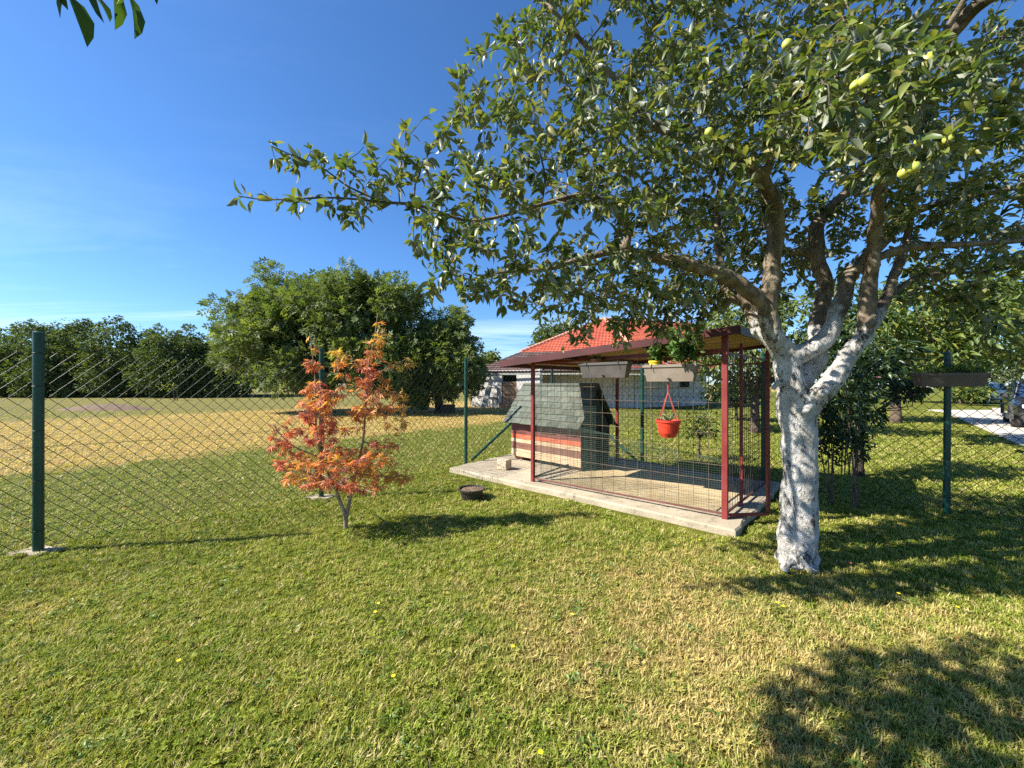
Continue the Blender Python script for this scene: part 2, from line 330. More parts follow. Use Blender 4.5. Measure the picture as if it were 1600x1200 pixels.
SLAB = [(-1.08, 6.62), (2.20, 3.78), (3.95, 5.62), (0.75, 8.9)]
def subdivide_poly(poly, n, amp):
    out = []
    for i in range(len(poly)):
        a, b = Vector((*poly[i], 0)), Vector((*poly[(i + 1) % len(poly)], 0)); t = (b - a).normalized(); nn = Vector((t.y, -t.x, 0))
        for k in range(n):
            q = a.lerp(b, k / n)
            if k: q = q + nn * random.uniform(-amp, amp)
            out.append((q.x, q.y))
    return out
slabp = subdivide_poly(SLAB, 14, .018)
mb = MB(); n = len(slabp); cen = Vector((sum(p[0] for p in slabp) / n, sum(p[1] for p in slabp) / n, 0))
ins = [(Vector((*p, 0)) + (cen - Vector((*p, 0))).normalized() * .018) for p in slabp]
mb.add([(p[0], p[1], -.02) for p in slabp] + [(p[0], p[1], .062 + random.uniform(-.006, .004)) for p in slabp] + [(p.x, p.y, .08) for p in ins],
       [(i, (i + 1) % n, n + (i + 1) % n, n + i) for i in range(n)] + [(n + i, n + (i + 1) % n, 2 * n + (i + 1) % n, 2 * n + i) for i in range(n)] + [tuple(range(2 * n, 3 * n))])
setp(mb.build('concrete_slab', M_CONC), 'rough grey concrete slab under the dog pen', kind='structure')
DRIVE = [(9.5, 6.4), (12.3, 9.2), (22.9, 20.3), (24.2, 22.4), (27.6, 22.0), (30, 24), (36, 23), (19.5, 7.5), (16, 5.5)]
MB().poly_slab(DRIVE, -.02, .03).build('driveway', M_DRIVE)['kind'] = 'structure'

# the heap of brown earth in the field
mb = MB(); c0 = G(165, 640); nr, na = 6, 20; vs = []; fs = []
for r in range(nr + 1):
    for a in range(na):
        an = 2 * math.pi * a / na; rr = r / nr
        q = Vector((math.cos(an) * 2.6 * rr, math.sin(an) * 1.4 * rr, 0))
        z = .30 * (1 - rr ** 2) * (1 + .5 * mnoise.noise(q * 1.7)) + .03 * random.random() - .02 * rr
        vs.append(c0 + q + Vector((0, 0, z)))
for r in range(nr):
    for a in range(na): fs.append((r * na + a, r * na + (a + 1) % na, (r + 1) * na + (a + 1) % na, (r + 1) * na + a))
mb.add(vs, fs); setp(mb.build('earth_mound', M_SOIL, smooth=True), 'low brown mound of bare earth in the dry field', 'mound')

# ------------------------------------------------------------------ fence
FP = [P1 - Vector((.70, .715, 0)).normalized() * 2.4, P1, G(502, 778), G(728, 727), Vector((0.96, 9.2, 0)), Vector((2.50, 7.36, 0)), Vector((3.84, 5.86, 0)), Vector((5.08, 4.49, 0)), Vector((6.72, 2.66, 0))]
fence = thing('chain_link_fence', 'green chain link fence on round green posts around the yard', 'fence', P1)
DW, DH, WR = .057, .118, .0029
rng0 = np.random.default_rng(3)
def chain_panel(a, b, z0, z1):
    a, b = Vector(a), Vector(b); L = (b - a).length; u = (b - a) / L; nn = Vector((-u.y, u.x, 0))
    nw = int(L / DW); nk = int((z1 - z0) / (DH / 2)); V = []; Fq = []
    k = np.arange(nk + 1)
    for i in range(nw):
        s = (i + .5) * DW + np.where((k + i) % 2 == 0, -DW / 2, DW / 2)
        off = np.where((k + i) % 2 == 0, -.0022, .0022)
        ptz = z0 + k * DH / 2 + rng0.uniform(-.003, .003)
        s = s + rng0.normal(0, .0016, nk + 1); sag = .016 * np.sin(np.pi * s / L * 2 + ptz * 1.3) + .008 * np.sin(s * 7 + ptz * 3)
        pts = np.outer(s, np.array(u)) + np.outer(off + sag, np.array(nn)) + np.array(a); pts[:, 2] = ptz
        o = sum(len(x) for x in V) if False else chain_panel.n
        for (cu, cn) in ((WR, 0), (0, WR), (-WR, 0), (0, -WR)):
            V.append(pts + np.array(u) * cu * 1.25 + np.array(nn) * cn)
        m_ = nk + 1
        for j in range(4):
            j2 = (j + 1) % 4; A = o + j * m_ + np.arange(nk); B = o + j2 * m_ + np.arange(nk)
            Fq.append(np.stack([A, B, B + 1, A + 1], 1))
        chain_panel.n += 4 * m_
    return np.concatenate(V), np.concatenate(Fq)
def fence_post(p, top=1.98, r=.030):
    lean = Vector((random.uniform(-.012, .012), random.uniform(-.012, .012), 0))
    mb = MB().tube([p + Vector((0, 0, -.05)), p + lean + Vector((0, 0, top))], r, 14)
    return mb.build('post', M_POST, fence, smooth=False)
for i, p in enumerate(FP):
    fence_post(p, 1.98 if i != 7 else 1.88, .037 if i == 1 else .032)
    capz = 1.98 if i != 7 else 1.88
    MB().lathe(p + Vector((0, 0, capz)), [(.036, -.012), (.038, .004), (.02, .016)], 12).build('post_cap', M_POST, fence)
    mbt = MB()
    for z in (.2, .65, 1.1, 1.5, 1.8): mbt.tube([p + Vector((.04 * math.cos(t), .04 * math.sin(t), z)) for t in np.linspace(0, 2 * math.pi, 11)], .0022, 4)
    mbt.build('tie_wires', M_WIRE, fence, kind='stuff')
    if i in (1, 2):
        mbf = MB(); pr = subdivide_poly([(p.x - .20, p.y - .07), (p.x + .12, p.y - .10), (p.x + .16, p.y + .07), (p.x - .12, p.y + .09)], 4, .035)
        mbf.poly_slab(pr, -.05, .02); mbf.build('footing', M_CONC, fence)
for i in range(len(FP) - 1):
    a, b = FP[i], FP[i + 1]; chain_panel.n = 0
    V_, F_ = chain_panel(a, b, .04, 1.84); V_ = V_ - np.array(P1)
    link_mesh('wire_mesh', arrmesh('wire_mesh', V_, F_), M_WIRE, fence, 'stuff')
    mbw = MB()
    for z in (.045, .95, 1.835): mbw.tube([a + Vector((0, 0, z)), a.lerp(b, .3) + Vector((0, 0, z - .012)), a.lerp(b, .65) + Vector((0, 0, z - .014)), b + Vector((0, 0, z))], .002, 5)
    mbw.build('tension_wire', M_WIRE, fence, kind='stuff')
for q in (FP[3] + Vector((.10, .10, .08)), FP[5] + Vector((-.12, .14, .08))):
    MB().tube([q, FP[4] + Vector((0, 0, 1.5))], .026, 12).build('brace', M_POST, fence)

# ------------------------------------------------------------------ dog pen
M_RUST = pmat('rusty_rail', (.10, .035, .028), (.15, .06, .045), 14, .7, .2, 50, .004)
FL, FR, BL, BR = Vector((.31, 5.68, .08)), Vector((2.28, 4.11, .08)), Vector((1.95, 7.12, .08)), Vector((3.66, 5.50, .08))
pen = thing('dog_pen', 'open dog pen of red steel posts and wire mesh under a flat roof', 'dog pen', FL)
fv = (FR - FL).normalized(); fu = Vector((-fv.y, fv.x, 0)); 
Z3 = lambda z: Vector((0, 0, z))
MB().beam(FL, FL + Z3(1.75), .05, .05, fv).build('post', M_RED, pen, bevel=.004)
MB().beam(FR, FR + Z3(1.97), .06, .06, fv).build('post', M_RED, pen, bevel=.005)
MB().beam(BL, BL + Z3(1.80), .05, .05, fv).build('post', M_RED, pen, bevel=.004)
MB().beam(BR, BR + Z3(1.92), .05, .05, fv).build('post', M_RED, pen, bevel=.004)
DJ = FR + (BR - FR).normalized() * .62
MB().beam(DJ, DJ + Z3(1.92), .035, .035, fv).build('post', M_RED, pen, bevel=.003)
DK = FR + (BR - FR).normalized() * 1.5
# gate standing ajar beside the doorway
gh = Vector((2.80, 4.20, .10))
for q in (FR + Vector((.06, .02, .03)), ):
    mbg = MB(); g0, g1 = q, gh
    mbg.beam(g0, g1, .03, .03); mbg.beam(g1, g1 + Z3(.95), .03, .03); mbg.beam(g0 + Z3(.55), g1 + Z3(.22), .02, .02) if False else None
    mbg.build('gate_frame', M_RED, pen)
for a, b, z in ((FL, FR, .05), (BL, BR, .05), (FR, BR, .05), (FL, BL, .05), (FR, BR, 1.78), (BL, BR, 1.74)):
    MB().beam(a + Z3(z), b + Z3(z), .02, .02).build('rail', M_RUST if z < 1 else M_RED, pen)
MB().beam(FL + Z3(1.755), FR + Z3(1.80), .035, .045).build('rail', M_RED, pen)
MB().beam(FL + Z3(1.755), BL + Z3(1.79), .03, .04).build('rail', M_RED, pen)
MB().beam(FL + fu * .02 + Z3(.06), FL + fu * .95 + fv * .05 + Z3(.10), .02, .02).build('rail', M_IRON, pen)
def grid_panel(a, b, z0, z1a, z1b, sx, sz, r, mat, jit=.0, name='wire_grid'):
    mb = MB(); L = (b - a).length; u = (b - a) / L; n = int(L / sx)
    for i in range(n + 1):
        t = i / n; q = a + u * L * t + Vector((random.uniform(-jit, jit), random.uniform(-jit, jit), 0)); top = z1a + (z1b - z1a) * t
        mb.tube([q + Z3(z0), q + Vector((random.uniform(-jit, jit), random.uniform(-jit, jit), (z0 + top) / 2)), q + Z3(top)], r, 4, False)
    k = int((max(z1a, z1b) - z0) / sz)
    for j in range(k + 1):
        z = z0 + j * sz
        mb.tube([a + Z3(min(z, z1a)), (a + b) / 2 + Z3(min(z, (z1a + z1b) / 2) + random.uniform(-jit, jit)), b + Z3(min(z, z1b))], r, 4, False)
    return mb.build(name, mat, pen, kind='stuff')
grid_panel(FL, FR, .06, 1.74, 1.78, .152, .168, .0023, M_GALV, .004)
grid_panel(FR, BR, .06, 1.78, 1.78, .09, .10, .003, M_IRON, .003)
grid_panel(BL, BR, .06, 1.74, 1.74, .11, .13, .0026, M_IRON, .003)
grid_panel(FL, BL, .06, 1.74, 1.74, .152, .168, .0018, M_IRON, .003)
M_FLOORTAN = pmat('worn_floor_board', (.36, .27, .14), (.46, .36, .20), 2.5, .85, .3, 30, .006, c3=(.25, .2, .13), s3=6, l3=.55, h3=.72)
fq = [FL.lerp(BR, .06), FR.lerp(BL, .06), BR.lerp(FL, .06), BL.lerp(FR, .06)]
nbd = 7
for i in range(nbd):
    t0, t1 = i / nbd + .002, (i + 1) / nbd - .002; dz = random.uniform(0, .003)
    q4 = [fq[0].lerp(fq[3], t0), fq[1].lerp(fq[2], t0), fq[1].lerp(fq[2], t1), fq[0].lerp(fq[3], t1)]
    MB().add([v + Z3(.004 - .004) for v in q4] + [v + Z3(.012 + dz) for v in q4], [(4, 5, 6, 7), (0, 1, 5, 4), (1, 2, 6, 5), (2, 3, 7, 6), (3, 0, 4, 7)]).build('floor_board', M_FLOORTAN, pen)
fo = fu * .012
grid_panel(FL + fo, FR + fo, .06, .95, .62, .026, .026, .0010, M_FINE, 0, 'fine_netting')
m0 = FL + fv * .55 + fo
grid_panel(FL + fo * 2, FL + fv * 1.0 + fo * 2, .06, 1.15, 1.15, .024, .024, .0012, M_FINE, 0, 'fine_netting')

# pen roof: sheet deck on plank boarding, dark red fascia
RL, RR = Vector((-.17, 5.58, 1.80)), Vector((2.33, 3.93, 2.065)); ru = Vector((.68, .733, 0)); RD = 2.25
RBL, RBR = RL + ru * RD + Z3(.0), RR + ru * RD + Z3(.03)
mbr = MB(); up = Z3(.022)
mbr.add([RL + Z3(.06), RR + Z3(.06), RBR + Z3(.06), RBL + Z3(.06), RL + Z3(.045), RR + Z3(.045), RBR + Z3(.045), RBL + Z3(.045)],
        [(0, 1, 2, 3), (7, 6, 5, 4), (0, 4, 5, 1), (1, 5, 6, 2), (2, 6, 7, 3), (3, 7, 4, 0)])
mbr.build('roof', M_ROOFSHEET, pen)
nb = 14
for i in range(nb):
    t0, t1 = i / nb + .0015, (i + 1) / nb - .0015
    a0, a1 = RL + (RBL - RL) * t0, RL + (RBL - RL) * t1; b0, b1 = RR + (RBR - RR) * t0, RR + (RBR - RR) * t1
    z0, z1 = .018, .044; s0 = .02; dz = random.uniform(0, .004)
    a0, a1 = a0 + (b0 - a0) * s0, a1 + (b1 - a1) * s0; b0, b1 = b0 - (b0 - a0) * s0, b1 - (b1 - a1) * s0
    MB().add([a0 + Z3(z0 + dz), b0 + Z3(z0 + dz), b1 + Z3(z0 + dz), a1 + Z3(z0 + dz), a0 + Z3(z1), b0 + Z3(z1), b1 + Z3(z1), a1 + Z3(z1)],
             [(3, 2, 1, 0), (4, 5, 6, 7), (0, 1, 5, 4), (1, 2, 6, 5), (2, 3, 7, 6), (3, 0, 4, 7)]).build('plank', M_PLY, pen)
for a, b in ((RL, RR), (RR, RBR), (RBL, RBR), (RL, RBL)):
    MB().beam(a + Z3(.005), b + Z3(.012), .022, .08).build('fascia', M_ROOFSHEET, pen)
for t in (.34, .68):
    a = RL.lerp(RR, t); b = RBL.lerp(RBR, t); MB().beam(a + Z3(-.015), b + Z3(-.015), .04, .06).build('rafter', M_ROOFSHEET, pen)

# hanging planters and the red pot
def on_front(px, off=-.11):
    a = FL + fu * off; k = (px - 800) / F           # where the sight line px meets the line of the pen front
    t = (k * a.y - a.x) / (fv.x - k * fv.y); q = a + fv * t; return q
def leaf_cloud(name, mat, parent, pts, dirs, size, tmpl, kind='stuff', norm_up=.6, rnd=None):
    V, Fc, rn = place_leaves(pts, dirs, size, tmpl, norm_up, rnd)
    b = base_of(parent) if parent is not None else Vector((0, 0, 0)); V = V - np.array(b)
    return link_mesh(name, arrmesh(name, V, Fc, True, {'rnd': rn}), mat, parent, kind)
# leaf templates: x along the leaf, y across, z normal
def tmpl_ovate(w=.46, curl=.18, fold=.12):
    st = [(0, 0), (.22, .78), (.52, 1.0), (.8, .62), (1, 0)]; V = []; Fc = []
    mid = []
    for x, q in st: mid.append(len(V)); V.append((x, 0, -curl * x * x))
    Ls = {}
    for s in (-1, 1):
        for i in (1, 2, 3): Ls[(s, i)] = len(V); x, q = st[i]; V.append((x, s * w / 2 * q, -curl * x * x + fold * q))
    for s in (-1, 1):
        def tri(a, b, c): Fc.append((a, b, c) if s < 0 else (a, c, b))
        tri(mid[0], Ls[(s, 1)], mid[1]); tri(mid[1], Ls[(s, 1)], Ls[(s, 2)]); tri(mid[1], Ls[(s, 2)], mid[2])
        tri(mid[2], Ls[(s, 2)], Ls[(s, 3)]); tri(mid[2], Ls[(s, 3)], mid[3]); tri(mid[3], Ls[(s, 3)], mid[4])
    return np.array(V), np.array(Fc)
def tmpl_diamond(w=.5, fold=.1):
    return np.array([(0, 0, 0), (.45, -w / 2, fold), (1, 0, -.08), (.45, w / 2, fold)]), np.array([(0, 1, 2), (0, 2, 3)])
def tmpl_palm():
    V = []; Fc = []
    for an, L in ((-125, .40), (-78, .66), (-38, .90), (0, 1.0), (38, .90), (78, .66), (125, .40)):
        o = len(V); c, s = math.cos(R(an)), math.sin(R(an)); w = .095
        for (x, y, z) in ((0.0, 0, 0), (.45, -w, .03), (1, 0, -.16), (.45, w, .03)): V.append((.12 + L * (x * c - y * s), L * (x * s + y * c), L * z))
        Fc += [(o, o + 1, o + 2), (o, o + 2, o + 3)]
    return np.array(V), np.array(Fc)
def tmpl_pinnate(pairs=3):
    V = []; Fc = []
    def leaflet(ox, an, L):
        o = len(V); c, s = math.cos(R(an)), math.sin(R(an)); w = .24
        for (x, y, z) in ((0, 0, 0), (.5, -w, .05), (1, 0, -.08), (.5, w, .05)):
            V.append((ox + L * (x * c - y * s), L * (x * s + y * c), L * z - .2 * ox * ox))
        Fc.extend([(o, o + 1, o + 2), (o, o + 2, o + 3)])
    for i in range(pairs):
        x = .2 + .5 * i / max(1, pairs - 1); L = .36 + .1 * i / pairs
        leaflet(x, 62, L); leaflet(x, -62, L)
    leaflet(.7, 0, .5); return np.array(V), np.array(Fc)
T_OV = tmpl_ovate(.43, .22, .13); T_NARROW = tmpl_ovate(.30, .30, .07); T_DI = tmpl_diamond(); T_PALM = tmpl_palm(); T_PIN = tmpl_pinnate(); T_ROUND = tmpl_ovate(.72, .1, .08)
rng = np.random.default_rng(11)
def leaf_frames(dirs, norm_up):
    d = np.asarray(dirs, float); d = d / (np.linalg.norm(d, axis=1, keepdims=True) + 1e-9); n = len(d)
    upv = np.array([0, 0, 1.0]) * norm_up + rng.normal(0, .45, (n, 3)); y = np.cross(upv, d); y /= np.linalg.norm(y, axis=1, keepdims=True) + 1e-9
    z = np.cross(d, y); return np.stack([d, y, z], 2)
def place_leaves(pts, dirs, size, tmpl, norm_up=.6, rnd=None):
    pts = np.asarray(pts, float); n = len(pts); Vt, Ft = tmpl; M_ = leaf_frames(dirs, norm_up)
    s = np.broadcast_to(np.asarray(size, float), (n,)) * rng.uniform(.55, 1.22, n)
    Vl = np.repeat(Vt[None], n, 0); cu = rng.uniform(-.12, .38, n)[:, None]; tw = rng.normal(0, .45, n)[:, None] * Vl[:, :, 0]; y_, z_ = Vl[:, :, 1].copy(), Vl[:, :, 2].copy()
    Vl[:, :, 1] = y_ * np.cos(tw) - z_ * np.sin(tw); Vl[:, :, 2] = y_ * np.sin(tw) + z_ * np.cos(tw) - cu * Vl[:, :, 0] ** 2
    V = np.einsum('nij,nkj->nki', M_, Vl) * s[:, None, None] + pts[:, None, :]
    Fc = (Ft[None] + (np.arange(n) * len(Vt))[:, None, None]).reshape(-1, 3)
    rn = np.repeat(rng.uniform(0, 1, n) if rnd is None else rnd, len(Vt))
    return V.reshape(-1, 3), Fc, rn
def planter(name, label, px0, px1, pyt, pyb, mat, group=None):
    a, b = on_front(px0, -.11), on_front(px1, -.11); zt = H - (pyt - 600) / F * a.y; h = .19 if pyb - pyt > 24 else .17
    c0 = (a + b) / 2; L = (b - a).length; root = thing(name, label, 'planter', (c0.x, c0.y, zt - h), group)
    u = fv; w = fu; mb = MB(); z0, z1 = zt - h, zt
    def ring(z, l, d): return [c0 * 1 + u * (sx * l / 2) + w * (sy * d / 2) + Z3(z - c0.z) for sx, sy in ((-1, -1), (1, -1), (1, 1), (-1, 1))]
    r = [ring(z0, L * .86, .12), ring(z1 - .03, L * .96, .17), ring(z1 - .03, L, .19), ring(z1, L, .19), ring(z1, L * .97, .16), ring(z1 - .05, L * .95, .15)]
    vs = sum(r, []); fs = [(i * 4 + k, i * 4 + (k + 1) % 4, i * 4 + 4 + (k + 1) % 4, i * 4 + 4 + k) for i in range(5) for k in range(4)]
    mb.add(vs, fs + [(3, 2, 1, 0)]); mb.build('box', mat, root)
    mb = MB(); s_ = ring(z1 - .045, L * .945, .148); mb.add(s_, [(0, 1, 2, 3)]); mb.build('soil', M_SOIL, root)
    for t in (-.32, .32):
        q = c0 * 1 + u * (L * t) + Z3(z1 - c0.z)
        MB().tube([q + w * .11 + Z3(.01), q + w * -.10 + Z3(.012), q + w * -.105 + Z3(-.06)], .004, 6).build('bracket', M_IRON, root)
    MB().box(c0 + Z3(z0 + .03 - c0.z) - w * .075, (.03, .01, .014), Matrix((u, w, (0, 0, 1))).transposed()).build('drain_hole', M_DARK, root)
    return root, c0, zt, L
pl1, c1, zt1, L1 = planter('hanging_planter', 'dark grey plastic trough planter hanging on the pen front, small succulent inside', 909, 985, 568, 597, M_PLANTER_G)
pl2, c2, zt2, L2 = planter('hanging_planter', 'pale taupe trough planter full of glossy leaves hanging on the pen front', 1008, 1091, 571, 596, M_PLANTER_B)
# terracotta pot with a succulent rosette inside the first planter
q = on_front(931, -.10); q.z = zt1 - .04
sp = thing('succulent_pot', 'small terracotta pot with a pale succulent standing in the grey planter', 'pot', q)
MB().lathe(q, [(.045, 0), (.06, .07), (.066, .07), (.066, .09), (.055, .09), (.05, .075)], 16).build('pot', M_TERRA, sp, smooth=False)
pts = []; dr = []
for i in range(60):
    an = rng.uniform(0, 6.28); el = rng.uniform(.1, 1.3); d = (math.cos(an) * math.cos(el), math.sin(an) * math.cos(el), math.sin(el)); pts.append((q.x + d[0] * .02, q.y + d[1] * .02, q.z + .085)); dr.append(d)
leaf_cloud('rosette', M_SUCC, sp, pts, dr, .075, T_NARROW, None)
# glossy plant in planter two
def bush_plant(name, parent, c, L, n, rx, ry, rz, mat, size, tmpl, stems=9, matstem=M_GSTEM):
    mb = MB(); pts = []; dr = []
    for s in range(stems):
        b = c + fv * rng.uniform(-L * .42, L * .42); tip = b + fv * rng.normal(0, rx * .5) + fu * rng.normal(0, ry) + Z3(rz * rng.uniform(.5, 1.15))
        path = [b, b.lerp(tip, .5) + Z3(.04), tip]; mb.tube(path, [.006, .005, .003], 5)
        for k in range(n // stems):
            t = rng.uniform(.25, 1.05); p = path[0].lerp(path[1], min(1, t * 2)) if t < .5 else path[1].lerp(path[2], min(1.05, t * 2 - 1))
            d = np.array([rng.normal(), rng.normal(), rng.normal() * .5 + .25]); d /= np.linalg.norm(d); pts.append(np.array(p) + d * rng.uniform(0, .035)); dr.append(d)
    mb.build('stem', matstem, parent); leaf_cloud(name, mat, parent, pts, dr, size, tmpl, 'stuff')
bush_plant('foliage', pl2, c2 + Z3(zt2 - .04 - c2.z), L2 * 1.15, 900, .18, .09, .40, M_JADE, .062, T_ROUND, 16)
q = on_front(1024, -.11); q.z = zt2 - .10
yp = thing('yellow_pot', 'yellow plastic pot tucked inside the pale planter', 'pot', q)
MB().lathe(q, [(.055, 0), (.07, .13), (.076, .13), (.076, .15), (.06, .15), (.055, .12)], 18).build('body', M_YELLOWPOT, yp)
# red hanging pot
q = on_front(1044, -.13); d = q.y; zc = lambda py: H - (py - 600) / F * d
q.z = zc(683); hp = thing('hanging_pot', 'red plastic bowl pot hanging by four cords in front of the wire', 'pot', q)
rr = 17.5 / F * d; hh = zc(656) - zc(683)
MB().lathe(q, [(rr * .58, 0), (rr * .80, hh * .25), (rr * .95, hh * .7), (rr * 1.0, hh * .88), (rr * 1.06, hh * .88), (rr * 1.06, hh), (rr * .95, hh), (rr * .9, hh * .85)], 28).build('bowl', M_REDPOT, hp, smooth=False)
MB().lathe(q + Z3(hh * .84), [(rr * .9, 0), (rr * .2, .008)], 20).build('soil', M_SOIL, hp)
top = q + Z3(zc(612) - zc(683))
for k in range(4):
    an = k * math.pi / 2 + .5; MB().tube([q + Vector((rr * math.cos(an), rr * math.sin(an), hh)), top], .0045, 6).build('cord', M_STRING, hp)
MB().tube([top + Z3(-.01), top + Z3(zc(597) - zc(612)), top + Z3(zc(597) - zc(612) + .02) + fu * .03], .008, 8).build('hook', M_STRING, hp)
pts = []; dr = []
for i in range(26):
    an = rng.uniform(0, 6.28); el = rng.uniform(.2, 1.2); v = np.array([math.cos(an) * math.cos(el), math.sin(an) * math.cos(el), math.sin(el)]); pts.append(np.array(q + Z3(hh * .85)) + v * rng.uniform(0, .05)); dr.append(v)
leaf_cloud('seedling', M_SUCC, hp, pts, dr, .07, T_OV, 'stuff')

# ------------------------------------------------------------------ dog house
B0 = Vector((0.0, 7.42, .08)); B1 = Vector((1.13, 6.28, .08)); hv = (B1 - B0).normalized(); hu = Vector((-hv.y, hv.x, 0)); HL = (B1 - B0).length; HWd = .86
dh = thing('dog_house', 'wooden dog house with grey shingle roof and striped plank side inside the pen', 'dog house', B0)
Rm = Matrix((hv, hu, Vector((0, 0, 1)))).transposed()
def dhp(a, b, z): return B0 + hv * a + hu * b + Z3(z)
zb = .07
rows = [(.15, M_PL_CREAM), (.115, M_PL_BROWN), (.075, M_PL_CREAM), (.085, M_PL_ORANGE_LIT), (.22, M_PL_RED_SHADE)]
z = zb
for hgt, mt in rows:
    for side in (0, 1):
        dz = .003 * random.random(); MB().box(dhp(HL / 2, (0 if side == 0 else HWd) + (-.001 if side == 0 else .001), z + hgt / 2), (HL, .024 + dz * 2, hgt - .005), Rm).build('plank', mt, dh)
    if mt is M_PL_ORANGE_LIT:
        for gx in np.linspace(.05, HL - .1, 3): pass
    z += hgt
zw = z; ridge = 1.40; ez = .70
for side, a in (('near', 0.02), ('far', HL - .02)):
    mb = MB(); t = .02
    pf = [(0.014, zb), (HWd - .014, zb), (HWd - .014, zw), (HWd / 2, ridge - .05), (.014, zw)]
    vs = [dhp(a - t / 2, b, zz_) for b, zz_ in pf] + [dhp(a + t / 2, b, zz_) for b, zz_ in pf]; n = 5
    mb.add(vs, [tuple(range(n)), tuple(range(2 * n - 1, n - 1, -1))] + [((i + 1) % n, i, n + i, n + (i + 1) % n) for i in range(n)])
    mb.build('gable', M_PL_GREEN, dh)
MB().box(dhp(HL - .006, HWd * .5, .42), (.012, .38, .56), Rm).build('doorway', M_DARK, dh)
MB().box(dhp(HL / 2, HWd / 2, zb + .012), (HL * .97, HWd * .96, .02), Rm).build('floor', M_PL_BROWN, dh)
for a in (.12, HL - .15):
    for b in (.10, HWd - .1): MB().box(dhp(a, b, .033), (.2, .10, .066), Rm).build('support_brick', M_BRICKRED, dh, bevel=.004)
ov = .12; sl = Vector((0, HWd / 2 + ov, 0)).length
for side in (0, 1):
    sgn = -1 if side == 0 else 1
    e0 = lambda a, t, lift=0.0: B0 + hv * a + hu * (HWd / 2 + sgn * (HWd / 2 + ov) * (1 - t)) + Z3(ez + (ridge - ez) * t) + (hu * sgn * (ridge - ez) + Z3(HWd / 2 + ov)).normalized() * lift
    a0, a1 = -.10, HL + .06
    MB().add([e0(a0, 0), e0(a1, 0), e0(a1, 1), e0(a0, 1), e0(a0, 0, .018), e0(a1, 0, .018), e0(a1, 1, .018), e0(a0, 1, .018)],
             [(0, 1, 2, 3), (7, 6, 5, 4), (0, 4, 5, 1), (1, 5, 6, 2), (2, 6, 7, 3), (3, 7, 4, 0)]).build('roof_board', M_PL_GREEN, dh)
    nr, ncol = 7, 8
    if side == 0:
        for r in range(nr):
            for cidx in range(ncol + 1):
                w_ = (a1 - a0) / ncol; s0 = a0 + (cidx - (.5 if r % 2 else 0)) * w_; s1 = min(s0 + w_ - .006, a1 + .01); s0 = max(s0, a0 - .01)
                if s1 - s0 < .02: continue
                t0, t1 = r / nr - .012 + random.uniform(-.008, .008), min(1.0, (r + 1) / nr + .03); l0, l1 = .032 + random.uniform(0, .008), .022
                MB().add([e0(s0, t0, l0), e0(s1, t0, l0), e0(s1, t1, l1), e0(s0, t1, l1), e0(s0, t0, l0 - .01), e0(s1, t0, l0 - .01), e0(s1, t1, l1 - .003), e0(s0, t1, l1 - .003)],
                         [(0, 1, 2, 3), (7, 6, 5, 4), (0, 4, 5, 1), (1, 5, 6, 2), (2, 6, 7, 3), (3, 7, 4, 0)]).build('shingle', random.choice(M_SHINGLE), dh)
    else:
        MB().add([e0(a0, 0, .03), e0(a1, 0, .03), e0(a1, 1, .03), e0(a0, 1, .03)], [(3, 2, 1, 0)]).build('shingle_sheet', M_SHINGLE[0], dh)
MB().tube([B0 + hv * -.1 + hu * HWd / 2 + Z3(ridge + .02), B0 + hv * (HL + .06) + hu * HWd / 2 + Z3(ridge + .02)], .035, 8).build('ridge_cap', M_SHINGLE[2], dh)

# stone block on the slab, black pot on the lawn
q = G(788, 733, .08); mb = MB().box(q + Z3(.085), (.20, .16, .17), Matrix.Rotation(R(-35), 3, 'Z'))
o_ = mb.build('stone_block', M_BLOCK, None, bevel=.012); setp(o_, 'rough pale stone block on the slab beside the green post', 'block')
q = G(737, 779); bp = thing('plant_pot', 'round black ribbed plastic pot of dry soil on the lawn', 'pot', q)
s = q.y / F; r0 = 20 * s
MB().lathe(q, [(r0 * .72, 0), (r0 * .90, .115), (r0 * 1.0, .118), (r0 * 1.0, .14), (r0 * .93, .14), (r0 * .88, .11)], 56, .035, 2).build('pot', M_BLACKPOT, bp)
mb = MB(); vs = [q + Z3(.135)]; 
for r in range(1, 5):
    for a in range(20): vs.append(q + Vector((r0 * .9 * r / 4 * math.cos(a * math.pi / 10), r0 * .9 * r / 4 * math.sin(a * math.pi / 10), .118 + .02 * random.random() * (1 - r / 5))))
fs = [(0, 1 + a, 1 + (a + 1) % 20) for a in range(20)] + [(1 + r * 20 + a, 1 + (r + 1) * 20 + a, 1 + (r + 1) * 20 + (a + 1) % 20, 1 + r * 20 + (a + 1) % 20) for r in range(3) for a in range(20)]
mb.add(vs, fs).build('soil', M_SOIL, bp)

# trough on the fence post to the right
tr0 = Vector((5.08, 4.49, 0)); zt = H - (583 - 600) / F * 4.42; L = .60
fw = Vector((.664, -.747, 0)); fnn = Vector((-.747, -.664, 0))
tr = thing('fence_planter', 'dark brown trough planter strapped to the green fence post by the driveway', 'planter', (4.97, 4.39, zt - .15))
cT = Vector((4.98, 4.38, 0))
def ringT(z, l, dd): return [cT + Vector((.95, -.31, 0)) * (a * l / 2) + Vector((-.31, -.95, 0)) * (b * dd / 2) + Z3(z) for a, b in ((-1, -1), (1, -1), (1, 1), (-1, 1))]
rs = [ringT(zt - .155, L * .9, .13), ringT(zt - .03, L * .97, .17), ringT(zt - .03, L, .19), ringT(zt, L, .19), ringT(zt, L * .97, .16), ringT(zt - .04, L * .96, .15)]
MB().add(sum(rs, []), [(i * 4 + k, i * 4 + (k + 1) % 4, i * 4 + 4 + (k + 1) % 4, i * 4 + 4 + k) for i in range(5) for k in range(4)] + [(3, 2, 1, 0), (20, 21, 22, 23)]).build('box', M_PLANTER_D, tr)
pts = []; dr = []
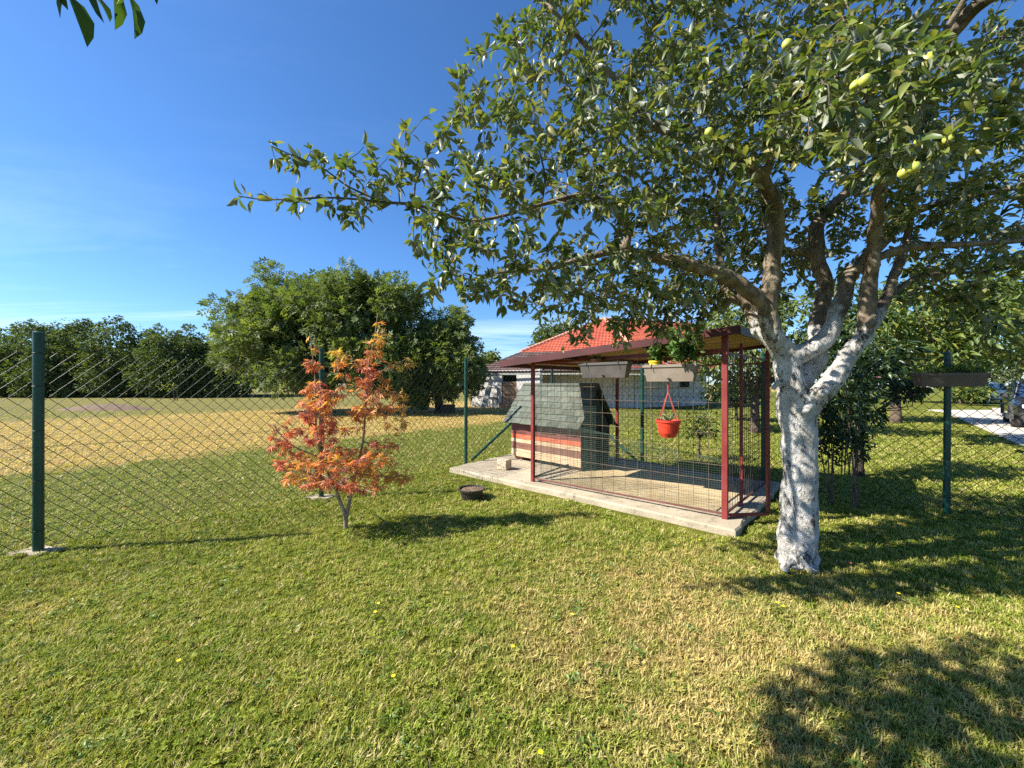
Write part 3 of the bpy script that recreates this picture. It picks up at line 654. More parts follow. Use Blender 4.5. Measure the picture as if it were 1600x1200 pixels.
for i in range(420):
    a = rng.uniform(-.5, .5); d = np.array([rng.normal(), rng.normal(), abs(rng.normal()) + .2]); d /= np.linalg.norm(d)
    pts.append(np.array(cT + Vector((.95, -.31, 0)) * a * L + Z3(zt - .02)) + d * rng.uniform(0, .10 + .10 * max(0, a))); dr.append(d)
leaf_cloud('foliage', M_YGLEAF, tr, pts, dr, .06, T_OV, 'stuff')

# ================================================================== HOUSE
hA = W(733, 583, 25.2); hC = W(1033, 583, 21.6); hE = W(1128, 581, 26.5); apex = W(944, 499, 31.0); hR = Vector((15.5, 33.0, apex.z - .1)); hBk = Vector((-1.5, 36.0, 2.2))
house = thing('farm_outbuilding', 'low white farm building with red tile roof and brown lower eaves behind the pen', 'building', (4.5, 24.3, 0))
def wallbox(p, q, z0, z1, t, name, mat, parent=house):
    return MB().beam(Vector((p[0], p[1], (z0 + z1) / 2)), Vector((q[0], q[1], (z0 + z1) / 2)), t, z1 - z0).build(name, mat, parent)
yo = .34
wa, wcf = Vector((hA.x + .25, hA.y + yo, 0)), Vector((hC.x - .6, hC.y + yo, 0)); wc = wa.lerp(wcf, .42)
dx0, dx1 = W(785, 600, 24.8).x, W(808, 600, 24.8).x
tt = lambda x: wa.y + (wc.y - wa.y) * (x - wa.x) / (wc.x - wa.x)
wallbox((wa.x, wa.y), (dx0, tt(dx0)), 0, 2.42, .25, 'wall', M_WHITE); wallbox((dx1, tt(dx1)), (wc.x, wc.y), 0, 2.42, .25, 'wall', M_WHITE)
wallbox((dx0, tt(dx0)), (dx1, tt(dx1)), 2.12, 2.42, .25, 'wall', M_WHITE)
wallbox((wc.x + .1, wc.y + 2.4), (wcf.x, wcf.y + 2.6), 0, 2.6, .25, 'wall', M_WHITE); wallbox((wcf.x, wcf.y + 2.6), (hE.x - .6, hE.y + 1.2), 0, 2.75, .25, 'wall', M_WHITE)  # right wall set back, a recess shaped to keep it in shade
wallbox((wc.x, wc.y - .1), (wc.x + .05, wc.y + 2.5), 0, 2.6, .2, 'wall', M_WHITE)
wallbox((wa.x, wa.y + .13), (wa.x + 1.0, wa.y + 10), 0, 2.42, .25, 'wall', M_WHITE)
wallbox((hE.x - .6, hE.y + 1.2), (hE.x + .8, hE.y + 9), 0, 2.6, .25, 'wall', M_WHITE)
wallbox((dx0 - .15, tt(dx0) - .135), (dx1 + .15, tt(dx1) - .135), 0, .34, .02, 'plinth', M_BRICKRED)
dyy = tt((dx0 + dx1) / 2)
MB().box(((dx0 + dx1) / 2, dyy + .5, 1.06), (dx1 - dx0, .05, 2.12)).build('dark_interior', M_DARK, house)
door = MB().box(((dx0 + dx1) / 2, dyy - .03, .86), (dx1 - dx0 - .06, .03, 1.62)).build('door', M_WOODOLD, house)
for k in range(5):
    w_ = (dx1 - dx0 - .08) / 5; MB().box((dx0 + .04 + w_ * (k + .5), dyy - .055, .86 + random.uniform(-.02, .02)), (w_ - .012, .02, 1.6)).build('plank', M_WOODOLD, door)
for z in (.35, .95, 1.5): MB().box(((dx0 + dx1) / 2, dyy - .08, z), (dx1 - dx0 - .1, .03, .10)).build('batten', M_WOODOLD, door)
for (x0, x1) in ((1010, 1030), (1062, 1076)):
    q0, q1 = W(x0, 600, 26.4), W(x1, 600, 26.4); MB().box(((q0.x + q1.x) / 2, 26.35, 1.75), (q1.x - q0.x, .1, .9)).build('window', M_DARK, house)
def roof_plane(poly, split, rowh, parent, wave=.24, amp=.035):
    """rows of tiles on a planar polygon; below split (0..1 of the height) the tiles are the old brown ones"""
    P = [Vector(p) for p in poly]; nrm = Vector((0, 0, 0))
    for i in range(len(P)):
        a, b = P[i], P[(i + 1) % len(P)]; nrm += Vector(((a.y - b.y) * (a.z + b.z), (a.z - b.z) * (a.x + b.x), (a.x - b.x) * (a.y + b.y)))
    nrm.normalize()
    if nrm.z < 0: nrm = -nrm
    hx = Vector((-nrm.y, nrm.x, 0)).normalized(); up_ = nrm.cross(hx)
    if up_.z < 0: up_ = -up_
    o0 = P[0]; uv = [((p - o0).dot(hx), (p - o0).dot(up_)) for p in P]; vmin = min(v for _, v in uv); vmax = max(v for _, v in uv)
    def ext(v):
        xs_ = []
        for i in range(len(uv)):
            (u0, v0), (u1, v1) = uv[i], uv[(i + 1) % len(uv)]
            if abs(v1 - v0) < 1e-6:
                if abs(v - v0) < 1e-4: xs_ += [u0, u1]
                continue
            t = (v - v0) / (v1 - v0)
            if -1e-6 <= t <= 1 + 1e-6: xs_.append(u0 + (u1 - u0) * t)
        return (min(xs_), max(xs_)) if xs_ else (0, 0)
    out = {0: MB(), 1: MB()}; n = max(1, int((vmax - vmin) / rowh))
    for r in range(n):
        va, vb = vmin + (vmax - vmin) * r / n, vmin + (vmax - vmin) * (r + 1) / n
        ua, ub = ext(va + 1e-5), ext(vb - 1e-5); mb = out[0 if (r + .5) / n < split else 1]
        m_ = max(2, int((ua[1] - ua[0]) / (wave / 4)))
        vs = []; lift = []
        for k in range(m_ + 1):
            t = k / m_; x0 = ua[0] + (ua[1] - ua[0]) * t; x1 = min(max(x0, ub[0]), ub[1]); h = amp * (.5 + .5 * math.cos(x0 / wave * 2 * math.pi)); h += random.uniform(0, .004)
            vs += [o0 + hx * x0 + up_ * va + nrm * (h + .045), o0 + hx * x1 + up_ * (vb + .02) + nrm * (h * .9 + .005), o0 + hx * x0 + up_ * va + nrm * (-.02)]
        mb.add(vs, [(3 * k, 3 * k + 3, 3 * k + 4, 3 * k + 1) for k in range(m_)] + [(3 * k + 2, 3 * k + 5, 3 * k + 3, 3 * k) for k in range(m_)])
    if out[0].v: out[0].build('lower_roof', M_DTILE, parent, kind='stuff')
    if out[1].v: out[1].build('roof', M_TILE, parent, kind='stuff')
roof_plane([hA, hC, apex], .34, .30, house)
roof_plane([hC, hE, hR], .0, .30, house); roof_plane([hC, hR, apex], .0, .30, house)
roof_plane([hA, apex, hBk], .34, .34, house)
MB().beam(hA + Z3(-.05), hC + Z3(-.05), .05, .10).build('eaves_board', M_WOODGREY, house)
MB().beam(hC + Z3(-.05), hE + Z3(-.05), .05, .10).build('eaves_board', M_WOODGREY, house)
def ridge_caps(a, b, n):
    for k in range(n):
        p, q_ = a.lerp(b, k / n), a.lerp(b, (k + .93) / n); p, q_ = p + Z3(.07), q_ + Z3(.05)
        MB().tube([p, q_], [.135, .11], 8).build('ridge_tile', M_RIDGE, house)
ridge_caps(hA.lerp(apex, .34), apex, 26); ridge_caps(hC, apex, 24); ridge_caps(apex, hR, 18)
# grey plank and iron lattice leaning on the wall
q0, q1 = W(755, 634, 24.3), W(767, 597, 24.75); q0.z = .02
MB().beam(q0, q1, .30, .05, (0, -1, .2)).build('leaning_plank', M_WOODGREY); setp(bpy.data.objects['leaning_plank'], 'pale grey plank leaning on the white wall beside the door', 'plank')
lat = thing('iron_lattice', 'black iron railing panel leaning on the white wall left of the door', 'railing', (W(757, 634, 23.9).x, 23.9, 0))
def lp(px, py): q = W(px, py, 24.7); q.y = 24.55 + .1 * q.z - .012 * (px - 757); return q
for a, b in (((737, 603), (760, 606)), ((737, 603), (735, 632)), ((735, 617), (757, 620)), ((760, 606), (754, 634)), ((764, 605), (778, 607)), ((778, 607), (777, 633)), ((760, 620), (777, 622)), ((768, 606), (764, 621)), ((748, 604), (746, 618))):
    MB().tube([lp(*a), lp(*b)], .035, 6).build('bar', M_IRON, lat)

# ================================================================== TREES
def colonize(seeds, attr, step=.08, infl=.6, kill=.13, iters=90, bias=(0, 0, 0)):
    """seeds: (n,3) start nodes. returns nodes, parent (-1 for seeds)"""
    nodes = [np.array(s, float) for s in seeds]; par = [-1] * len(nodes); A = np.array(attr, float); alive = np.ones(len(A), bool)
    best = np.full(len(A), 1e9); bi = np.zeros(len(A), int); new = list(range(len(nodes))); bias = np.array(bias)
    for it in range(iters):
        N = np.array([nodes[i] for i in new]); ai = np.where(alive)[0]
        if len(ai) == 0 or len(N) == 0: break
        for c0_ in range(0, len(N), 400):
            D = np.linalg.norm(A[ai][:, None] - N[None, c0_:c0_ + 400], axis=2); j = D.argmin(1); dm = D[np.arange(len(ai)), j]
            up_ = dm < best[ai]; best[ai[up_]] = dm[up_]; bi[ai[up_]] = np.array(new)[c0_ + j[up_]]
        alive &= best > kill; ai = np.where(alive & (best < infl))[0]
        if len(ai) == 0: break
        new = []
        order = np.argsort(bi[ai]); ai = ai[order]; u_, st = np.unique(bi[ai], return_index=True)
        for k, nd in enumerate(u_):
            grp = ai[st[k]: st[k + 1] if k + 1 < len(st) else None]
            d = A[grp] - nodes[nd]; d /= np.linalg.norm(d, axis=1, keepdims=True) + 1e-9; g = d.mean(0) + bias + rng.normal(0, .12, 3); L_ = np.linalg.norm(g)
            if L_ < 1e-6: continue
            q = nodes[nd] + g / L_ * step; nodes.append(q); par.append(int(nd)); new.append(len(nodes) - 1)
    return np.array(nodes), np.array(par)
def branch_mesh(nodes, par, nseed, tip=.0028, expo=2.4, rmax=.05, n=5):
    N = len(nodes); ch = [[] for _ in range(N)]
    for i in range(nseed, N): ch[par[i]].append(i)
    rad = np.zeros(N)
    for i in range(N - 1, -1, -1):
        s_ = sum(rad[c_] ** expo for c_ in ch[i]); rad[i] = max(tip, s_ ** (1 / expo)) if ch[i] else tip
    rad = np.minimum(rad, rmax); mb = MB(); used = np.zeros(N, bool)
    starts = [(s_, c_) for s_ in range(nseed) for c_ in ch[s_]]
    while starts:
        p0, c_ = starts.pop(); path = [p0, c_]
        while ch[path[-1]]:
            kids = sorted(ch[path[-1]], key=lambda k: -rad[k]); starts += [(path[-1], k) for k in kids[1:]]; path.append(kids[0])
        rr = [rad[path[1]]] + [rad[k] for k in path[1:]]; mb.tube([nodes[k] for k in path], rr, n if rr[0] > .006 else 4, False)
    return mb, rad, ch
def resample(pts, rads, step):
    P = [np.array(p) for p in pts]; out = []; ro = []
    # Catmull-Rom through the limb points
    for i in range(len(P) - 1):
        p0, p1, p2, p3 = P[max(i - 1, 0)], P[i], P[i + 1], P[min(i + 2, len(P) - 1)]; m_ = max(2, int(np.linalg.norm(p2 - p1) / step))
        for k in range(m_):
            t = k / m_; out.append(.5 * ((2 * p1) + (-p0 + p2) * t + (2 * p0 - 5 * p1 + 4 * p2 - p3) * t * t + (-p0 + 3 * p1 - 3 * p2 + p3) * t ** 3)); ro.append(rads[i] + (rads[i + 1] - rads[i]) * t)
    out.append(P[-1]); ro.append(rads[-1]); return out, ro
def smooth_union(segs, vox, k, parent, name, mat, amp=.0, nsc=9.0):
    """one skin over tapering capsules: smooth union of distances on a grid, then surface nets"""
    P = np.array([np.array(s[0]) for s in segs]); Q = np.array([np.array(s[1]) for s in segs]); ra = np.array([s[2] for s in segs]); rb = np.array([s[3] for s in segs])
    lo = np.minimum(P, Q).min(0) - .32; hi = np.maximum(P, Q).max(0) + .32; dim = np.ceil((hi - lo) / vox).astype(int) + 1
    acc = np.zeros(dim, np.float32)
    for p, q, r0_, r1_ in zip(P, Q, ra, rb):
        m_ = max(r0_, r1_) + 6 * k; i0 = np.maximum(0, ((np.minimum(p, q) - m_ - lo) / vox).astype(int)); i1 = np.minimum(dim, ((np.maximum(p, q) + m_ - lo) / vox).astype(int) + 2)
        g = np.stack(np.meshgrid(*[lo[a] + vox * np.arange(i0[a], i1[a]) for a in range(3)], indexing='ij'), -1); d = q - p; L2 = d @ d + 1e-12
        t = np.clip(((g - p) @ d) / L2, 0, 1); dist = np.linalg.norm(g - p - t[..., None] * d, axis=-1) - (r0_ + (r1_ - r0_) * t)
        acc[i0[0]:i1[0], i0[1]:i1[1], i0[2]:i1[2]] += np.exp(-np.clip(dist / k, -25, 25)).astype(np.float32)
    f = -k * np.log(acc + 1e-9) + .006; s = f < 0
    corners = [(a, b, c_) for a in (0, 1) for b in (0, 1) for c_ in (0, 1)]; cd = dim - 1
    sub = lambda A, o: A[o[0]:o[0] + cd[0], o[1]:o[1] + cd[1], o[2]:o[2] + cd[2]]
    cnt = sum(sub(s, o).astype(np.int8) for o in corners); act = (cnt > 0) & (cnt < 8); idx = np.full(cd, -1, np.int64); idx[act] = np.arange(act.sum())
    cells = np.argwhere(act); pos = np.zeros((len(cells), 3)); num = np.zeros(len(cells))
    fv_ = {o: f[cells[:, 0] + o[0], cells[:, 1] + o[1], cells[:, 2] + o[2]] for o in corners}
    for o in corners:
        for ax in range(3):
            if o[ax]: continue
            o2 = list(o); o2[ax] = 1; o2 = tuple(o2); fa, fb = fv_[o], fv_[o2]; x = (fa < 0) != (fb < 0); t = np.where(x, fa / np.where(x, fa - fb, 1), 0)
            e = np.array(o, float)[None].repeat(len(cells), 0); e[:, ax] += t; pos += e * x[:, None]; num += x
    V = lo + vox * (cells + pos / num[:, None]); Fq = []
    for ax in range(3):
        b_, c_ = (ax + 1) % 3, (ax + 2) % 3; sl = [slice(1, -1)] * 3; s0 = [slice(0, None)] * 3
        A = np.take(s, range(0, dim[ax] - 1), ax); B = np.take(s, range(1, dim[ax]), ax); ed = np.argwhere(A != B); 
        ed = ed[(ed[:, b_] > 0) & (ed[:, c_] > 0) & (ed[:, b_] < cd[b_]) & (ed[:, c_] < cd[c_])]; flip = A[ed[:, 0], ed[:, 1], ed[:, 2]]
        def at_(db, dc): e = ed.copy(); e[:, b_] -= db; e[:, c_] -= dc; return idx[e[:, 0], e[:, 1], e[:, 2]]
        q = np.stack([at_(1, 1), at_(0, 1), at_(0, 0), at_(1, 0)], 1); q[~flip] = q[~flip][:, ::-1]; Fq.append(q)
    me = arrmesh(name, V, np.concatenate(Fq), True); b = np.array(base_of(parent))
    nr = np.zeros(len(V) * 3, np.float32); me.vertices.foreach_get('normal', nr); nr = nr.reshape(-1, 3)
    hgt = np.zeros(len(V))
    for i_, q in enumerate(V):
        h = mnoise.noise(Vector((q[0] * nsc, q[1] * nsc, q[2] * nsc * .5))) * amp + mnoise.noise(Vector((q[0] * 31, q[1] * 31, q[2] * 14))) * amp * .45
        if q[2] < .28: h += (mnoise.noise(Vector((q[0] * 16, q[1] * 16, q[2] * 13))) * .04 - .008) * (1 - q[2] / .28)
        hgt[i_] = h
    V = V + nr * hgt[:, None] - b; me.vertices.foreach_set('co', V.astype(np.float32).ravel()); me.update()
    print(name, len(V)); return link_mesh(name, me, mat, parent)
def leaves_with_parts(parent, pts, dirs, size, tmpl, mat, nparts, norm_up=.6, rnd=None, partname='leaf', stuff='foliage', variants=8):
    """the nparts leaves that show largest become objects, the rest one mesh"""
    pts = np.asarray(pts, float); dirs = np.asarray(dirs, float); n = len(pts); camp = np.array([0, 0, H]); dist = np.linalg.norm(pts - camp, axis=1)
    sz = np.broadcast_to(np.asarray(size, float), (n,)).copy(); rv = rng.uniform(0, 1, n) if rnd is None else np.asarray(rnd)
    vis = (pts[:, 1] > .3) & (np.abs(pts[:, 0]) < 1.33 * pts[:, 1]) & (np.abs(pts[:, 2] - H) < 1.0 * pts[:, 1])
    order = np.argsort(np.where(vis, dist, dist + 100)); top = order[:nparts]; rest = order[nparts:]; b = base_of(parent)
    if len(rest):
        V, Fc, rn = place_leaves(pts[rest], dirs[rest], sz[rest], tmpl, norm_up, rv[rest]); link_mesh(stuff, arrmesh(stuff, V - np.array(b), Fc, True, {'rnd': rn}), mat, parent, 'stuff')
    mes = []
    for k in range(variants):
        me = arrmesh(partname, tmpl[0], tmpl[1], True, {'rnd': np.full(len(tmpl[0]), (k + .5) / variants)}); me.materials.append(mat); mes.append(me)
    fr = leaf_frames(dirs[top], norm_up)
    for i, k in enumerate(top):
        o_ = bpy.data.objects.new(partname, mes[min(variants - 1, int(rv[k] * variants))]); col.objects.link(o_); o_.parent = parent
        s_ = sz[k] * rng.uniform(.75, 1.2); o_.matrix_local = Matrix.Translation(Vector(pts[k]) - b) @ Matrix(fr[i].tolist()).to_4x4() @ Matrix.Scale(s_, 4)

# ------------------------------------------------------------------ the whitewashed apple tree
D0 = 3.26; abase = G(1246, 886); abase = Vector((2.42, D0, 0))
apple = thing('apple_tree', 'gnarled apple tree with whitewashed trunk and green apples beside the pen', 'tree', abase)
limbs = [  # px, py, depth, radius
    [(1246, 905, D0, .215), (1246, 880, D0, .195), (1247, 840, D0, .172), (1249, 770, D0, .158), (1249, 700, D0, .150), (1243, 640, D0, .165)],
    [(1243, 655, D0, .150), (1234, 600, D0 - .02, .128), (1229, 560, D0, .115), (1211, 530, D0 - .03, .098), (1202, 500, D0 - .05, .088), (1203, 457, D0 - .08, .080), (1212, 340, D0 - .15, .072), (1192, 287, D0 - .25, .055), (1143, 239, D0 - .3, .045), (1026, 197, D0 - .4, .034), (973, 138, D0 - .5, .026), (909, 64, D0 - .6, .018), (858, 10, D0 - .65, .012)],
    [(1190, 470, D0 - .06, .075), (1143, 435, D0 - .12, .068), (1079, 414, D0 - .2, .058), (1016, 401, D0 - .28, .050), (978, 388, D0 - .3, .046), (985, 362, D0 - .35, .036), (941, 313, D0 - .4, .028), (900, 306, D0 - .5, .022), (845, 320, D0 - .6, .016), (740, 345, D0 - .66, .013), (660, 322, D0 - .74, .011), (600, 316, D0 - .80, .008), (520, 309, D0 - .84, .006), (420, 312, D0 - .9, .004), (372, 306, D0 - .95, .003)],
    [(978, 388, D0 - .3, .036), (909, 404, D0 - .35, .028), (856, 420, D0 - .45, .02), (780, 425, D0 - .5, .012)],
    [(1222, 545, D0 + .02, .090), (1191, 520, D0 + .05, .075), (1163, 470, D0 + .15, .064), (1140, 462, D0 + .2, .055), (1123, 404, D0 + .3, .045), (1117, 330, D0 + .4, .036), (1090, 314, D0 + .4, .028), (1040, 312, D0 + .45, .018), (980, 290, D0 + .5, .01)],
    [(1117, 330, D0 + .4, .03), (1128, 250, D0 + .45, .024), (1100, 150, D0 + .5, .016), (1085, 40, D0 + .5, .01)],
    [(1243, 620, D0 + .06, .115), (1272, 560, D0 + .12, .095), (1280, 510, D0 + .2, .085), (1287, 452, D0 + .28, .078), (1277, 393, D0 + .3, .070), (1281, 340, D0 + .3, .062), (1324, 298, D0 + .3, .045), (1345, 255, D0 + .3, .035), (1360, 160, D0 + .25, .024), (1370, 40, D0 + .2, .014)],
    [(1274, 398, D0 + .3, .05), (1245, 392, D0 + .35, .042), (1222, 388, D0 + .4, .036), (1190, 300, D0 + .6, .022), (1170, 180, D0 + .7, .014), (1160, 60, D0 + .7, .008)],
    [(1232, 560, D0 - .02, .100), (1283, 535, D0 - .02, .088), (1313, 478, D0, .078), (1334, 425, D0 + .02, .066), (1382, 372, D0 + .05, .055), (1420, 335, D0 + .05, .04), (1470, 318, D0, .032), (1594, 292, D0 - .1, .022), (1700, 270, D0 - .2, .012)],
    [(1257, 650, D0 - .05, .105), (1290, 605, D0 - .14, .095), (1320, 565, D0 - .15, .080), (1350, 520, D0 - .15, .074), (1353, 480, D0 - .17, .066), (1361, 414, D0 - .22, .058), (1367, 345, D0 - .35, .048), (1380, 250, D0 - .6, .036), (1420, 150, D0 - .9, .026), (1470, 60, D0 - 1.1, .02), (1530, -40, D0 - 1.25, .014)],
    [(1350, 520, D0 - .12, .060), (1375, 490, D0 - .08, .054), (1393, 441, D0 - .02, .044), (1414, 382, D0 + .05, .036), (1425, 329, D0 + .1, .028), (1440, 240, D0 + .15, .018), (1450, 120, D0 + .2, .01)],
    [(1362, 406, D0 - .2, .046), (1400, 392, D0 - .25, .038), (1440, 385, D0 - .3, .032), (1584, 377, D0 - .4, .022), (1720, 360, D0 - .5, .012)],
    [(1380, 470, D0 - .05, .036), (1430, 435, D0, .026), (1480, 427, D0, .02), (1540, 424, D0, .012), (1620, 410, D0, .008)],
    [(1432, 438, D0, .016), (1480, 465, D0, .011), (1540, 485, D0 + .1, .007), (1580, 510, D0 + .1, .004)],
    [(1640, -60, 2.1, .06), (1547, -6, 2.3, .052), (1499, 40, 2.45, .045), (1440, 120, 2.6, .036), (1395, 220, 2.75, .04), (1370, 320, 2.85, .045)],
    [(978, 388, D0 - .3, .016), (955, 440, D0 - .2, .013), (928, 488, D0 - .15, .009), (902, 528, D0 - .12, .004)],
    [(1079, 414, D0 - .2, .016), (1058, 455, D0 + .05, .013), (1040, 500, D0 + .15, .009), (1026, 535, D0 + .2, .004)],
    [(1016, 401, D0 - .28, .014), (1000, 450, D0 - .05, .011), (985, 500, D0 + .1, .006), (968, 530, D0 + .15, .004)],
    [(909, 404, D0 - .35, .013), (862, 450, D0 - .45, .009), (828, 490, D0 - .5, .004)],
    [(1143, 435, D0 - .1, .014), (1110, 470, D0 + .2, .01), (1085, 510, D0 + .3, .005)],
    [(1188, 290, D0 - .25, .04), (1230, 200, D0 - .5, .03), (1290, 110, D0 - .9, .02), (1330, 20, D0 - 1.2, .012)],
    [(600, 316, D0 - .80, .0068), (545, 292, D0 - .82, .0058), (503, 262, D0 - .86, .0045), (455, 242, D0 - .9, .0036), (424, 228, D0 - .93, .0026)],
]
mbt = MB(); seeds = []; segs = []
for L_ in limbs:
    P_, R_ = resample([W(a, b, c) for a, b, c, r in L_], [r for *_, r in L_], .045)
    wob = [Vector((mnoise.noise(Vector(p) * 5), mnoise.noise(Vector(p) * 5 + Vector((9, 0, 0))), 0)) * min(.02, r * .35) for p, r in zip(P_, R_)]
    P_ = [Vector(p) + w_ for p, w_ in zip(P_, wob)]
    keep = [i for i, r in enumerate(R_) if r >= .0105]
    thick = [i for i in keep if R_[i] >= .030]; slim = [i for i in keep if R_[i] < .034]
    segs += [(P_[i], P_[j], R_[i] * .77, R_[j] * .77) for i, j in zip(thick[:-1], thick[1:]) if j == i + 1]
    if len(slim) > 1: MB().tube([P_[i] for i in slim], [R_[i] * .82 for i in slim], 10).build('limb', M_TRUNK, apple, smooth=True)
    for i, r in enumerate(R_):
        if r < .06 and P_[i].z > 2.0: seeds.append(np.array(P_[i]))
for (px, py, d, r) in ((1293, 606, D0 - .24, .075), (1262, 640, D0 - .16, .05), (1140, 470, D0 + .17, .05), (1362, 500, D0 - .24, .05), (1214, 600, D0 - .09, .05), (1255, 860, D0 - .17, .05), (1232, 880, D0 - .17, .06)):
    c0 = W(px, py, d); segs.append((c0 - Vector((r * .5, 0, r * .6)), c0 + Vector((r * .3, 0, r * .3)), r * .62, r * .7))
smooth_union(segs, .012, .011, apple, 'trunk', M_TRUNK, .013)
thin = MB()
for L_ in limbs:
    P_, R_ = resample([W(a, b, c) for a, b, c, r in L_], [r for *_, r in L_], .045)
    k = [i for i, r in enumerate(R_) if r < .0115]
    if len(k) > 2: thin.tube([P_[i] for i in k], [R_[i] for i in k], 6)
def blob(n, px, py, rx, ry, d, rd):
    out = []
    while len(out) < n:
        v = rng.uniform(-1, 1, 3)
        if v @ v > 1: continue
        out.append(np.array(W(px + rx * v[0], py + ry * v[1], d + rd * v[2])))
    return out
att = []
for b_ in [(190, 870, 170, 190, 180, 2.38, .22), (190, 870, 170, 190, 190, 3.3, .28), (120, 745, 320, 110, 100, 2.35, .2), (100, 750, 320, 110, 100, 3.15, .25), (80, 700, 400, 60, 75, 2.4, .2), (50, 700, 400, 60, 75, 3.1, .2), (60, 600, 260, 60, 50, 2.4, .2), (16, 480, 255, 70, 32, 2.35, .15), (18, 455, 310, 80, 32, 2.33, .12), (14, 555, 335, 40, 32, 2.36, .12), (30, 665, 200, 60, 60, 2.45, .2),
           (130, 860, 420, 130, 70, 2.42, .22), (120, 860, 420, 130, 70, 3.2, .25), (110, 1000, 440, 130, 60, 2.55, .2), (130, 1000, 440, 130, 60, 3.4, .3), (30, 950, 505, 60, 20, 3.3, .2), (50, 1050, 500, 50, 30, 3.4, .2), (240, 1060, 190, 200, 210, 2.4, .3), (200, 1060, 190, 200, 210, 3.4, .4), (200, 1120, 330, 140, 110, 3.4, .5), (120, 1000, 340, 120, 60, 2.5, .3), (110, 940, 300, 150, 120, 2.9, .3),
           (420, 1360, 150, 190, 150, 2.15, .45), (260, 1420, 170, 160, 130, 1.85, .3), (240, 1260, 120, 140, 150, 2.6, .6), (240, 1480, 300, 140, 90, 3.1, .5), (60, 1560, 380, 90, 60, 3.1, .4), (35, 1500, 440, 90, 50, 3.2, .3), (50, 1560, 180, 60, 90, 2.5, .5), (40, 1560, 60, 50, 60, 3.0, .3),
           (300, 1150, 250, 260, 200, 3.9, .6), (150, 1330, 260, 160, 120, 3.7, .4), (120, 1130, 440, 130, 50, 3.9, .4), (420, 1000, -60, 230, 90, 2.9, .7), (420, 1350, -90, 300, 100, 2.7, .7), (180, 1660, 150, 80, 200, 2.9, .6)]: att += blob(*b_)
att += blob(70, 790, 455, 60, 36, 2.5, .2) + blob(140, 900, 475, 90, 42, 3.2, .25) + blob(170, 1010, 490, 90, 42, 3.35, .25) + blob(200, 1220, 380, 150, 90, 4.2, .4) + blob(160, 1480, 370, 130, 80, 3.7, .4) + blob(60, 940, 470, 90, 30, 2.6, .15) + blob(70, 1080, 470, 60, 40, 3.5, .25)
nodes, par = colonize(np.array(seeds)[::2], att, .06, .75, .105, 80, (0, 0, -.05)); ns = len(seeds[::2])
mbb, rad, ch = branch_mesh(nodes, par, ns, .0022, 2.3, .03)
thin.v and mbb.add(thin.v, thin.f)
mbb.build('branches', M_TWIG, apple, kind='stuff')
pts = []; dr = []
def spur_leaves(pts, dr, p, t, k, spread=.85, droop=.08):
    for _ in range(k):
        d = np.array(t) * .8 + rng.normal(0, spread, 3); d[2] -= droop; d /= np.linalg.norm(d) + 1e-9; pts.append(p + d * .012); dr.append(d)
for i in range(ns, len(nodes)):
    t = nodes[i] - nodes[par[i]]; t /= np.linalg.norm(t) + 1e-9
    if not ch[i]: spur_leaves(pts, dr, nodes[i], t, 10)
    elif rad[i] < .008: spur_leaves(pts, dr, nodes[i], t, rng.integers(4, 9))
# leaves of the long left branch
for L_ in [l for l in limbs if .012 < l[0][3] < .0165]:
    P_, R_ = resample([W(a, b, c) for a, b, c, r in L_], [r for *_, r in L_], .03)
    for p_, r_ in zip(P_, R_):
        for _ in range(3): spur_leaves(pts, dr, np.array(p_) + rng.normal(0, .045, 3), np.array([0, 0, -.3]), 3, .9, .3)
for L_ in (limbs[2], limbs[-1]):
    P_, R_ = resample([W(a, b, c) for a, b, c, r in L_], [r for *_, r in L_], .05)
    for p_, r_ in zip(P_, R_):
        if r_ < .010: spur_leaves(pts, dr, p_, np.array([-.8, 0, .1]), 3)
pts = np.array(pts); dr = np.array(dr)
print('apple leaves', len(pts), 'nodes', len(nodes))
# keep the low view to the trunk and the pen roof open
pxs = 800 + pts[:, 0] / pts[:, 1] * F; pys = 600 - (pts[:, 2] - H) / pts[:, 1] * F
keep = ~((pys > 556) & (pxs > 700) & (pxs < 1600))
# thinned where the sun reaches the trunk
dxh = abase.x + .03 - pts[:, 0]; yh = pts[:, 1] + .176 * dxh; zh = pts[:, 2] - .883 * dxh
hit = (dxh > .3) & (np.abs(yh - abase.y + .02) < .24) & (zh > -.1) & (zh < 2.3)
nzl = np.array([mnoise.noise(Vector(p) * 2.4) + .5 * mnoise.noise(Vector(p) * 5.5 + Vector((7, 3, 1))) for p in pts]); keep &= (nzl > -.27) | (pxs < 640) | (rng.random(len(pts)) < .4)
keep &= ~hit | (rng.random(len(pts)) < .13)
pts, dr = pts[keep], dr[keep]; print('kept', len(pts))
leaves_with_parts(apple, pts, dr, .074, T_OV, M_APPLELEAF, 300, .75)
